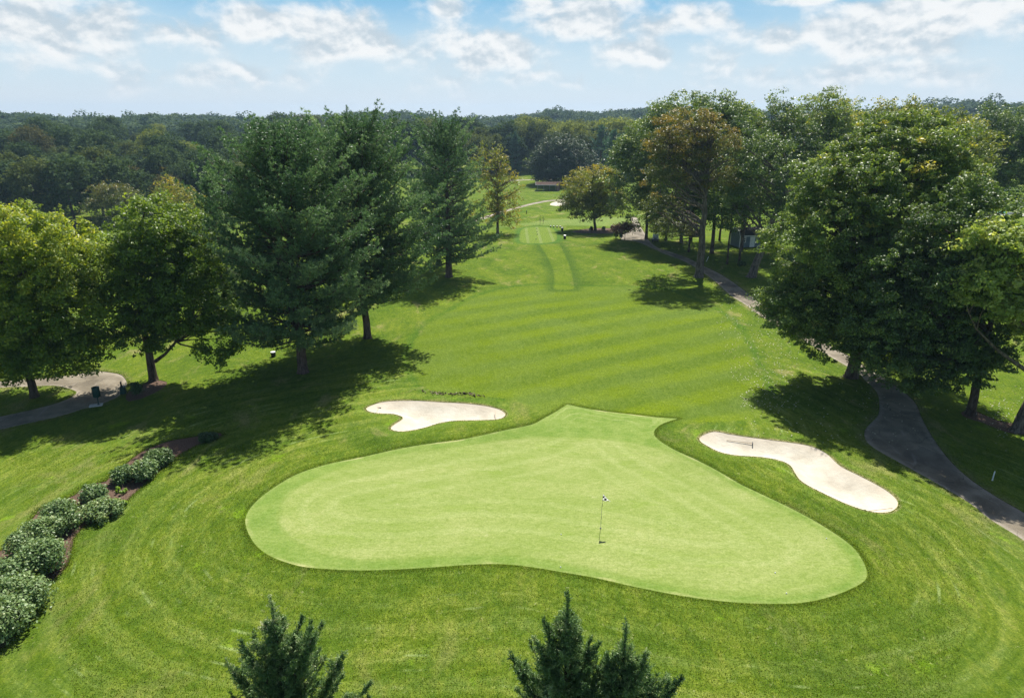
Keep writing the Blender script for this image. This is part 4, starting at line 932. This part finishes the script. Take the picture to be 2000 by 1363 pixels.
for i, (px, py, lab) in enumerate([(1098, 451.5, 'dark tee bin with a white lid at the edge of the tree shadow'), (1103, 467, 'dark tee bin with a white lid nearest the camera, right of the tee')]):
    b = P(px, py); r = empty('tee_bin', b, 0, lab, 'tee bin', 'white-lidded bins right of the tee')
    s = MB(); s.lathe((0, 0, 0), [(.14, 0), (.24, .05), (.26, .62)], 16); s.build('bin_body', M_BLACK, r, smooth=True); s = MB(); s.lathe((0, 0, .62), [(.29, 0), (.29, .10), (.1, .2)], 16); s.build('lid', M_WHITE, r, smooth=True)
for i, (px, py) in enumerate([(1075.5, 444), (1081.5, 444.5), (1088, 444.8), (1094, 444.8)]):
    b = P(px, py); r = empty('yardage_post', b, 0, ['leftmost and faintest of the row of low white-topped markers behind the tee', 'second low white-topped marker from the left behind the tee', 'third low white-topped marker from the left behind the tee', 'rightmost low white-topped marker behind the tee'][i], 'marker', 'row of low markers behind the tee')
    s = MB(); s.lathe((0, 0, 0), [(.12, 0), (.15, .28)], 10); s.build('marker_body', M_BLACK if i else M_DGREEN, r, smooth=True); s = MB(); s.lathe((0, 0, .28), [(.17, 0), (.17, .07), (.06, .1)], 10); s.build('cap', M_WHITE, r, smooth=True)
for i, (px, py) in enumerate([(1048.5, 447), (1049, 453), (1049.5, 458.5), (1047, 468)]):
    b = P(px, py); s = MB(); s.ellipsoid((0, 0, .06), (.10, .10, .09), 6)
    tag(s.build('tee_marker', M_BLACK, None, tuple(b), True), ['farthest', 'second farthest', 'third farthest', 'nearest'][i] + ' small dark tee marker ball on the striped tee', 'tee marker', 'dark tee markers')
b = P(1028.5, 418); r = empty('distance_post', b, 0, 'slim dark post alone on the far fairway', 'post'); s = MB(); s.box((0, 0, .35), (.16, .12, .8), 0, .02); s.build('post', M_BLACK, r); s = MB(); s.lathe((0, 0, .74), [(.10, 0), (.11, .08), (.03, .14)], 10); s.build('cap', M_DGREEN, r)
for i, (px, py, h, lab) in enumerate([(1055, 439, 1.9, 'thin dark sapling just behind the tee'), (1061, 437, 1.5, 'fainter short sapling right of the thin dark one')]):
    b = P(px, py); r = empty('sapling', b, 0, lab, 'sapling'); g = np.random.default_rng(i + 3)
    tb_ = [(np.array([[0, 0, 0], [.03, 0, h * .5], [0, 0, h]]), np.array([.035, .025, .008]), 6)] + [limb((0, 0, h * t), (g.normal(0, .25), g.normal(0, .2), h * t + .35), .012, .004, g, n=4, m=4) for t in np.linspace(.3, .9, 9)]
    obj('stem', bark_mesh('sapling_stem', tb_), M_BARK, r); lv = Leaves(g); [lv.puff(np.array([g.normal(0, .13), g.normal(0, .1), h * t]), .2, 14, .12, .4) for t in np.linspace(.35, 1, 7)]; obj('foliage', lv.mesh('sapling_leaf'), PAL['oak_dark'], r)
for (px, py, h, ln, lab) in [(1938, 938, .62, .03, 'white boundary stake in the shade at the right edge'), (1379.5, 511, .85, .35, 'thin pale stake leaning in the shade beside the cart path')]:
    b = P(px, py); s = MB(); s.box((0, 0, h / 2), (.07, .05, h), 0, .008); s.box((0, 0, h + .03), (.065, .045, .06), 0, .01, .3); s.box((0, 0, .03), (.085, .065, .1), 0, .01)
    o = s.build('boundary_stake', M_WHITE, None, tuple(b)); o.rotation_euler = (0, ln, 0); tag(o, lab, 'stake')

# golf cart on the path behind the oak
b = P(1280, 472); C0 = empty('golf_cart', b, -.25, 'white-roofed dark golf cart parked by the path in the shade', 'golf cart')
s = MB(); s.box((0, .1, .42), (1.12, 2.1, .22), 0, .08); s.build('chassis', M_BLACK, C0)
s = MB(); s.box((0, -.78, .66), (1.10, .62, .42), 0, .12, .82); s.box((0, .85, .66), (1.06, .5, .36), 0, .08, .95); s.build('body', plain('cart_navy_paint', (.012, .016, .022), .3, .6), C0)
s = MB()
for sx in (-1, 1): s.tube([(sx * .46 + .17 * math.cos(a), -1.0 - .04, .62 + .2 * math.sin(a)) for a in np.linspace(.2, 2.9, 8)], .05, 6)
s.build('front_cowl_trim', M_WHITE, C0)
s = MB(); s.box((0, .35, .78), (1.05, .5, .16), 0, .05); s.box((0, .58, 1.05), (1.05, .12, .45), 0, .04); s.build('seat', M_SEAT, C0)
for sx in (-1, 1):
    for y, h0, h1, y1 in ((-.62, .8, 1.83, -.45), (.72, .8, 1.83, .68)):
        s = MB(); s.tube([(sx * .5, y, h0), (sx * .5, y1, h1)], .022, 6); s.build('roof_post', M_METAL, C0)
s = MB(); s.box((0, .12, 1.87), (1.2, 1.75, .07), 0, .12); s.box((0, .12, 1.915), (1.05, 1.55, .03), 0, .12); s.build('roof', M_WHITE, C0)
k = NT('clear_screen'); k.principled((.7, .78, .78), .1, .5); k.m.node_tree.nodes['Principled BSDF'].inputs['Alpha'].default_value = .35
s = MB(); s.box((0, -.55, 1.35), (.94, .015, .85)); s.build('windscreen', k.m, C0)
s = MB(); s.tube([(.24, -.45, .85), (.24, -.25, 1.08)], .02, 6); s.tube([(.24 + .16 * math.cos(a), -.25 + .06 * math.sin(a), 1.08 + .14 * math.sin(a)) for a in np.linspace(0, 6.28, 13)], .014, 5, False); s.build('steering_wheel', M_BLACK, C0)
for sx in (-1, 1):
    s = MB(); s.box((sx * .36, -1.095, .70), (.2, .03, .11), 0, .0); s.build('headlight', M_WHITE, C0)
    for y in (-.72, .78):
        w = MB(); pr = [(.05, -.09), (.19, -.09), (.225, -.06), (.225, .06), (.19, .09), (.05, .09)]
        for i in range(20):
            pass
        w.lathe((0, 0, 0), pr, 20); o = w.build('wheel', M_RUB, C0, (sx * .5, y, .225), True); o.rotation_euler = (0, math.pi / 2, 0)
        hcap = MB(); hcap.lathe((0, 0, 0), [(.01, -.095), (.11, -.095), (.12, -.088), (.12, .088), (.11, .095), (.01, .095)], 14); obj('hub_cap', hcap.build('t', M_METAL).data, None, o); bpy.data.objects.remove(bpy.data.objects['t'])

# grey-blue garden shed with a gambrel roof
k = NT('blue_grey_siding'); p = k.pos(); z = k.n('ShaderNodeSeparateXYZ', {0: p}).outputs[2]
w = k.math('FRACT', k.mul(z, 6.5)); c = k.mix(k.step(w, .0, .14), (.05, .065, .075), k.mix(k.step(k.noise(p, 2, 3), .3, .7), (.14, .185, .215), (.18, .23, .26)))
k.principled(c, .7, .2, bump=w, bstr=.6, bdist=.02); M_SID = k.m
k = NT('roof_shingle'); p = k.pos(); bk = k.n('ShaderNodeTexBrick', {'Vector': p, 'Scale': 4.0, 'Color1': (.03, .03, .036, 1), 'Color2': (.06, .056, .06, 1), 'Mortar': (.012, .012, .014, 1)})
k.principled(bk.outputs[0], .9, .2, bump=bk.outputs[1], bstr=.4); M_ROOF = k.m
k = NT('dark_window_glass'); k.principled((.02, .028, .035), .08, .6); M_GLASS = k.m
b1 = P(1444, 484); b2 = P(1495, 481); dx = b2 - b1; ang = math.atan2(dx[1], dx[0]); Lf = float(np.hypot(dx[0], dx[1]))
S0 = empty('garden_shed', b1, ang, 'blue-grey garden shed with white trim, window and door in the shade of the grove', 'shed')
Dp = 3.2; Hw = 2.1
s = MB(); s.box((Lf / 2, Dp / 2, Hw / 2 - .1), (Lf, Dp, Hw + .2))
gam = [(0, Hw), (.32, Hw + .75), (Dp / 2, Hw + 1.15), (Dp - .32, Hw + .75), (Dp, Hw)]
for x in (0.0, Lf - .06): s.add([(x, y, z) for y, z in gam] + [(x + .06, y, z) for y, z in gam], [(4, 3, 2, 1, 0), (5, 6, 7, 8, 9)] + [(i, (i + 1) % 5, 5 + (i + 1) % 5, 5 + i) for i in range(5)])
s.build('wall', M_SID, S0)
s = MB(); go = [(-.18, Hw - .06), (.24, Hw + .84), (Dp / 2, Hw + 1.26), (Dp - .24, Hw + .84), (Dp + .18, Hw - .06)]
for (y0, z0), (y1, z1) in zip(go[:-1], go[1:]):
    s.add([(-.16, y0, z0), (Lf + .16, y0, z0), (Lf + .16, y1, z1), (-.16, y1, z1), (-.16, y0, z0 - .07), (Lf + .16, y0, z0 - .07), (Lf + .16, y1, z1 - .07), (-.16, y1, z1 - .07)], [(0, 1, 2, 3), (7, 6, 5, 4), (0, 4, 5, 1), (2, 6, 7, 3), (0, 3, 7, 4), (1, 5, 6, 2)])
s.build('roof', M_ROOF, S0)
s = MB()
for x in (-.175, Lf + .175): s.tube([(x, y, z - .05) for y, z in go], .055, 4)
for x in (-.012, Lf + .012): s.box((x, -.012, Hw / 2), (.11, .11, Hw))
s.box((Lf / 2, -.19, Hw - .06), (Lf + .3, .03, .14)); s.box((-.012, Dp, Hw / 2), (.09, .09, Hw)); s.build('white_trim', M_WHITE, S0)
for x0 in (.75, Lf - .75):
    f = MB(); [f.box((x0 + a, -.03, 1.35 + c_), (w_, .06, h_)) for a, c_, w_, h_ in ((-.3, 0, .1, .95), (.3, 0, .1, .95), (0, .43, .5, .09), (0, -.43, .5, .09), (0, 0, .5, .04), (0, .2, .03, .36), (0, -.2, .03, .36))]
    fo = f.build('window', M_WHITE, S0); q = MB(); q.box((x0, -.012, 1.35), (.52, .02, .8)); q.build('pane', M_GLASS, fo)
s = MB(); s.box((Lf * .47, -.025, .93), (.92, .05, 1.86)); [s.box((Lf * .47, -.055, zz), (.84, .012, .06)) for zz in (.12, .95, 1.76)]; do = s.build('door', M_WHITE, S0)
s = MB(); s.ellipsoid((Lf * .47 + .38, -.09, .95), (.035, .035, .035), 5); s.build('handle', M_METAL, do)

# open shelter with brick end wall
b = P(1049, 373); b2 = P(1088, 371.5); ang = -.06; L = 8.6
k = NT('brick_wall'); bk = k.n('ShaderNodeTexBrick', {'Vector': k.scalevec(k.pos(), (1, 1, 1)), 'Scale': 3.5, 'Color1': (.16, .07, .05, 1), 'Color2': (.22, .11, .08, 1), 'Mortar': (.28, .25, .22, 1)}); k.principled(bk.outputs[0], .9, .1); M_BRICK = k.m
S0 = empty('open_shelter', b, ang, 'open-sided picnic shelter with brown roof and brick end wall beyond the tee', 'shelter')
for x in (.15, 2.5, 4.8, 7.0):
    for y in (0, 3.4):
        s = MB(); s.box((x, y, 1.15), (.16, .16, 2.5)); s.build('post', M_GREYW, S0)
s = MB(); s.box((L - .6, 1.6, 1.3), (1.3, 3.0, 2.9)); s.box((L - .55, 1.6, 2.9), (1.0, 2.0, .5)); s.build('brick_wall', M_BRICK, S0)
k = NT('brown_shingle'); kn = k.noise(k.scalevec(k.pos(), (1, 1, 4)), 3, 4); k.principled(k.mix(k.step(kn, .35, .65), (.06, .035, .03), (.12, .075, .06)), .9, .15); M_BSH = k.m
s = MB()
for y0, y1 in ((-.6, 1.7), (4.0, 1.7)):
    s.add([(-.5, y0, 2.25), (L - .4, y0, 2.25), (L - .4, y1, 3.25), (-.5, y1, 3.25), (-.5, y0, 2.15), (L - .4, y0, 2.15), (L - .4, y1, 3.15), (-.5, y1, 3.15)], [(0, 1, 2, 3), (7, 6, 5, 4), (0, 4, 5, 1), (2, 6, 7, 3), (0, 3, 7, 4), (1, 5, 6, 2)])
s.build('roof', M_BSH, S0)
s = MB(); s.tube([(-.53, -.62, 2.18), (-.53, 1.7, 3.2), (-.53, 4.02, 2.18)], .07, 4); s.box((L / 2 - .45, -.63, 2.2), (L + .1, .05, .16)); s.build('fascia', M_WHITE, S0)

# patio things glimpsed through the trees at the right edge
b = P(1955, 429); r = empty('patio_umbrella', b, 0, 'turquoise patio umbrella glimpsed through the trees at the right edge', 'umbrella')
s = MB(); s.tube([(0, 0, 0), (0, 0, 2.3)], .03, 8); s.build('pole', M_METAL, r); s = MB(); s.lathe((0, 0, 1.75), [(1.15, 0), (.7, .3), (.03, .55), (.03, .5), (.69, .25)], 8); s.build('canopy', plain('turquoise_cloth', (.02, .38, .38), .7), r)
s = MB(); s.lathe((0, 0, 0), [(.3, 0), (.3, .08), (.05, .1)], 14); s.build('base', M_CONC, r)
v_ = P(1985, 421); s = MB(); s.box((0, 0, -.02), (9, 3.0, .16), 0, .1); s.box((0, 1.3, .35), (9, .25, .7), 0, .03); tag(s.build('patio', M_CONC, None, tuple(v_)), 'pale patio edge with low wall seen between the right hand trees', kind='structure')
v_ = P(1957, 374); s = MB(); s.box((0, 0, .25), (6.0, .3, .6), 0, .05); s.box((0, 0, .58), (6.1, .42, .08), 0, .03); tag(s.build('low_wall', M_CONC, None, tuple(v_)), 'low pale wall far off at the right edge above the lawn', 'wall')

# ---------------------------------------------------------------- litter and long grass that nobody could count
g = np.random.default_rng(55); n = 900
px = np.concatenate([g.uniform(1400, 1560, n), g.normal(1960, 40, 200), g.uniform(1450, 1800, 400)]); py = np.concatenate([g.uniform(585, 800, n), g.normal(800, 30, 200), g.uniform(640, 880, 400)])
d_ = [ray(x, y) for x, y in zip(px, py)]; xy = np.array([(d[0] * -22 / d[2], d[1] * -22 / d[2]) for d in d_])
msk = (near_sdf('fair', xy[:, 0], xy[:, 1]) > -2.5) & (near_sdf('bunker_right', xy[:, 0], xy[:, 1]) > .2) & (near_sdf('green', xy[:, 0], xy[:, 1]) > 2); xy = xy[msk]; n = len(xy)
C = np.column_stack([xy, H(xy[:, 0], xy[:, 1]) + .035]); lv = Leaves(g); lv.add(C, unit(g.normal(size=(n, 3)) * .3 + [0, 0, 1]), .13, .09, g.uniform(0, 1, n))
k = NT('fallen_leaf'); k.principled(k.ramp(k.attr('tint'), [(0, (.25, .22, .10)), (.5, (.42, .42, .28)), (1, (.55, .55, .45))]), .8, .2)
tag(obj('fallen_leaves', lv.mesh('fallen_leaves'), k.m), label='pale fallen leaves scattered on the grass beside the fairway', kind='stuff')

n = 170; t_ = g.random(n); e_ = [P(x, y) for x, y in ((826, 763), (858, 769), (885, 770), (912, 768), (935, 774))]
i_ = np.minimum((t_ * 4).astype(int), 3); e_ = np.array(e_); xy = (e_[i_] + (e_[i_ + 1] - e_[i_]) * (t_ * 4 - i_)[:, None])[:, :2] + g.normal(0, 1, (n, 2)) * [.35, .16]
lv = Leaves(g); lv.add(np.column_stack([xy, H(xy[:, 0], xy[:, 1]) + .04]), unit(g.normal(size=(n, 3)) * .5 + [0, 0, 1]), .2, .13, g.random(n))
k = NT('loose_soil'); k.principled(k.ramp(k.attr('tint'), [(0, (.04, .028, .018)), (.7, (.10, .075, .05)), (1, (.34, .30, .2))]), .95, .1)
tag(obj('loose_dirt', lv.mesh('loose_dirt'), k.m), label='strip of loose dark soil above the left bunker', kind='stuff')

def tufts(n, gen, hgt, wid, keep):
    xy = gen(n); m = keep(xy); xy = xy[m]; n = len(xy); z = H(xy[:, 0], xy[:, 1]); a = g.uniform(0, 6.28, n); ln = unit(np.column_stack([g.normal(0, .4, n), g.normal(0, .4, n), np.ones(n)]))
    hh = hgt * g.uniform(.5, 1.3, n); c = np.column_stack([xy, z + hh * .40]); nn = np.column_stack([np.cos(a), np.sin(a), g.normal(0, .25, n)])
    return c, unit(nn), hh, wid * g.uniform(.6, 1.4, n), ln
lv = Leaves(g)
def gen_near(n):
    D = 17 + 26 * g.random(n) ** 1.3; t = g.uniform(-.82, .82, n); return np.column_stack([D * t, D])
out = lambda xy: (near_sdf('green', xy[:, 0], xy[:, 1]) > .03) & (near_sdf('bunker_right', xy[:, 0], xy[:, 1]) > .03) & (near_sdf('bunker_left', xy[:, 0], xy[:, 1]) > .03) & (near_sdf('path_right', xy[:, 0], xy[:, 1]) > .05) & (near_sdf('path_left', xy[:, 0], xy[:, 1]) > .05) & (near_sdf('mulch', xy[:, 0], xy[:, 1]) > -.1)
def around(keys, spread):
    def f(n):
        o = []
        for q in keys:
            p_ = POLY[q]; i = g.integers(0, len(p_), n // len(keys)); nxt = p_[(i + 1) % len(p_)]; o.append(p_[i] + (nxt - p_[i]) * g.random((len(i), 1)) + g.normal(0, spread, (len(i), 2)))
        return np.concatenate(o)
    return f
for n, gen, hg, wd in ((150000, gen_near, .055, .035), (60000, around(['green'], .20), .035, .03), (34000, around(['bunker_left', 'bunker_right'], .10), .035, .03), (30000, around(['path_right', 'path_left', 'mulch'], .16), .07, .04)):
    c, nn, hh, ww, ln = tufts(n, gen, hg, wd, out); lv.add(c, nn, hh, ww, np.clip(g.normal(.5, .22, len(c)), 0, 1), ln)
M_TUFT = leaf_mat('grass_blade', [(0, (.060, .115, .012)), (.5, (.105, .165, .018)), (.85, (.17, .22, .05)), (1, (.33, .33, .15))], .4, .6, .2, (1.4, 1.3, .5), 1.0, 0)
tag(obj('grass_tufts', lv.mesh('grass_tufts'), M_TUFT), label='short blades of rough grass round the green', kind='stuff')

# ---------------------------------------------------------------- sun, sky with clouds, air, camera
SUN_EL, SUN_AZ = R(56), R(12)                                    # azimuth measured from +Y towards +X
ld = bpy.data.lights.new('sun', 'SUN'); ld.energy = 5.0; ld.angle = R(.53); ld.color = (1, .955, .87)
so = bpy.data.objects.new('sun', ld); col.objects.link(so)
sd = Vector((math.sin(SUN_AZ) * math.cos(SUN_EL), math.cos(SUN_AZ) * math.cos(SUN_EL), math.sin(SUN_EL)))
so.rotation_euler = sd.to_track_quat('Z', 'Y').to_euler()

W = bpy.data.worlds.new('World'); scene.world = W; W.use_nodes = True
class WN(NT):
    def __init__(s, t): s.t = t
kk = WN(W.node_tree); t = W.node_tree; t.nodes.clear()
sky = kk.n('ShaderNodeTexSky', sky_type='NISHITA', sun_disc=False, sun_elevation=SUN_EL, sun_rotation=SUN_AZ, air_density=1.0, dust_density=1.3, ozone_density=1.4, altitude=60)
gd = kk.n('ShaderNodeTexCoord').outputs['Generated']; se = kk.n('ShaderNodeSeparateXYZ', {0: gd}); dx_, dy_, dz_ = se.outputs
el = kk.mul(kk.math('ARCSINE', dz_), 180 / math.pi); az = kk.mul(kk.math('ARCTAN2', dx_, dy_), 180 / math.pi)
lat = kk.n('ShaderNodeCombineXYZ', {0: kk.mul(az, .115), 1: kk.mul(el, .18), 2: 0.0}).outputs[0]
def blob(a0, e0, ra, re):
    u = kk.mul(kk.sub(az, a0), 1 / ra); v = kk.mul(kk.sub(el, e0), 1 / re)
    return kk.math('EXPONENT', kk.mul(kk.add(kk.mul(u, u), kk.mul(v, v)), -1.0))
def AE(px, py):
    d = unit(ray(px, py)); return math.degrees(math.atan2(d[0], d[1])), math.degrees(math.asin(d[2]))
def cloud_density(vec):
    nb = kk.noise(vec, 1.9, 8, .52, .12); return nb
n0 = cloud_density(lat)
n1 = cloud_density(kk.n('ShaderNodeVectorMath', {0: lat, 1: (-.02, -.07, 0.0)}, operation='ADD').outputs[0])
shape = None
for (px, py, rx, ry, w) in [(110, 35, 150, 38, 1), (560, 50, 170, 34, 1), (640, 75, 170, 36, .8), (930, 100, 120, 40, 1), (880, 12, 30, 20, .7), (1130, 35, 110, 46, 1), (1300, 40, 120, 30, .8), (1750, 60, 210, 42, 1.1), (1850, 15, 80, 34, .9), (700, 30, 60, 24, .6), (30, 120, 60, 20, .6), (1990, 20, 50, 30, .8), (1540, 4, 80, 10, .8), (1200, 105, 260, 34, .6), (360, 140, 220, 24, .55), (1680, 135, 260, 28, .6), (1000, 150, 160, 18, .5), (180, 95, 90, 22, .6)]:
    a0, e0 = AE(px, py); ra = rx * .043 * 1.15; re = ry * .043 * 1.1; bb = kk.mul(blob(a0, e0, ra, re), w); shape = bb if shape is None else kk.math('MAXIMUM', shape, bb)
dens = kk.step(kk.add(kk.mul(shape, .37), n0), .55, .80)
veil = kk.mul(kk.step(el, 9.0, 3.0), kk.step(n0, .1, .6, .75, 1.0))
thin = kk.mul(kk.step(kk.noise(lat, 1.1, 5, .55, .6), .44, .78), .42)
shade = kk.step(kk.add(kk.sub(n0, n1), kk.mul(kk.sub(kk.noise(lat, 1.3, 3), .5), .12)), -.09, .07)
base_sky = kk.mix(kk.step(el, 22, 12), sky.outputs[0], kk.mix(kk.step(el, 9.5, 2), (2.3, 5.4, 8.3), (4.6, 7.3, 9.1)))
ccol = kk.mix(shade, (6.0, 6.9, 7.6), (10.2, 10.2, 10.1))
c = kk.mix(thin, base_sky, (6.2, 8.2, 9.3))
c = kk.mix(kk.mul(veil, .9), c, (7.3, 8.5, 9.2))
c = kk.mix(kk.mul(dens, .92), c, ccol)
c = kk.mix(kk.step(el, 3.2, .2, 0, .8), c, (8.1, 8.4, 8.7))
c = kk.mix(kk.step(el, 14, 24), c, sky.outputs[0])                 # above the picture: plain blue sky
bg = kk.n('ShaderNodeBackground', {'Color': c, 'Strength': .060}); wo = kk.n('ShaderNodeOutputWorld'); t.links.new(bg.outputs[0], wo.inputs[0])

s = MB(); s.box((0, 1050, 26), (6400, 4400, 88)); hz = s.build('haze', None)
hm = bpy.data.materials.new('haze_air'); hm.use_nodes = True; hm.node_tree.nodes.clear()
ho = hm.node_tree.nodes.new('ShaderNodeOutputMaterial'); hv = hm.node_tree.nodes.new('ShaderNodeVolumePrincipled')
hv.inputs['Color'].default_value = (.50, .74, 1, 1); hv.inputs['Density'].default_value = .00016; hv.inputs['Anisotropy'].default_value = .3
hm.node_tree.links.new(hv.outputs[0], ho.inputs['Volume']); hz.data.materials.append(hm); tag(hz, 'thin blue haze filling the air', kind='stuff')

cd = bpy.data.cameras.new('camera'); cam = bpy.data.objects.new('camera', cd); col.objects.link(cam); scene.camera = cam
cam.location = (0, 0, CAMZ); cam.rotation_euler = (math.pi / 2 - PITCH, 0, 0); cd.sensor_width = 36; cd.lens = 36 * F / 2000; cd.clip_start = .5; cd.clip_end = 8000
scene.render.engine = 'CYCLES'; cy = scene.cycles
cy.max_bounces = 6; cy.diffuse_bounces = 3; cy.glossy_bounces = 2; cy.transmission_bounces = 3; cy.transparent_max_bounces = 4; cy.volume_bounces = 0
cy.use_denoising = True; cy.denoising_prefilter = 'NONE'; cy.sample_clamp_indirect = 4
scene.view_settings.view_transform = 'Standard'; scene.view_settings.look = 'None'; scene.view_settings.exposure = .66; scene.view_settings.gamma = 1
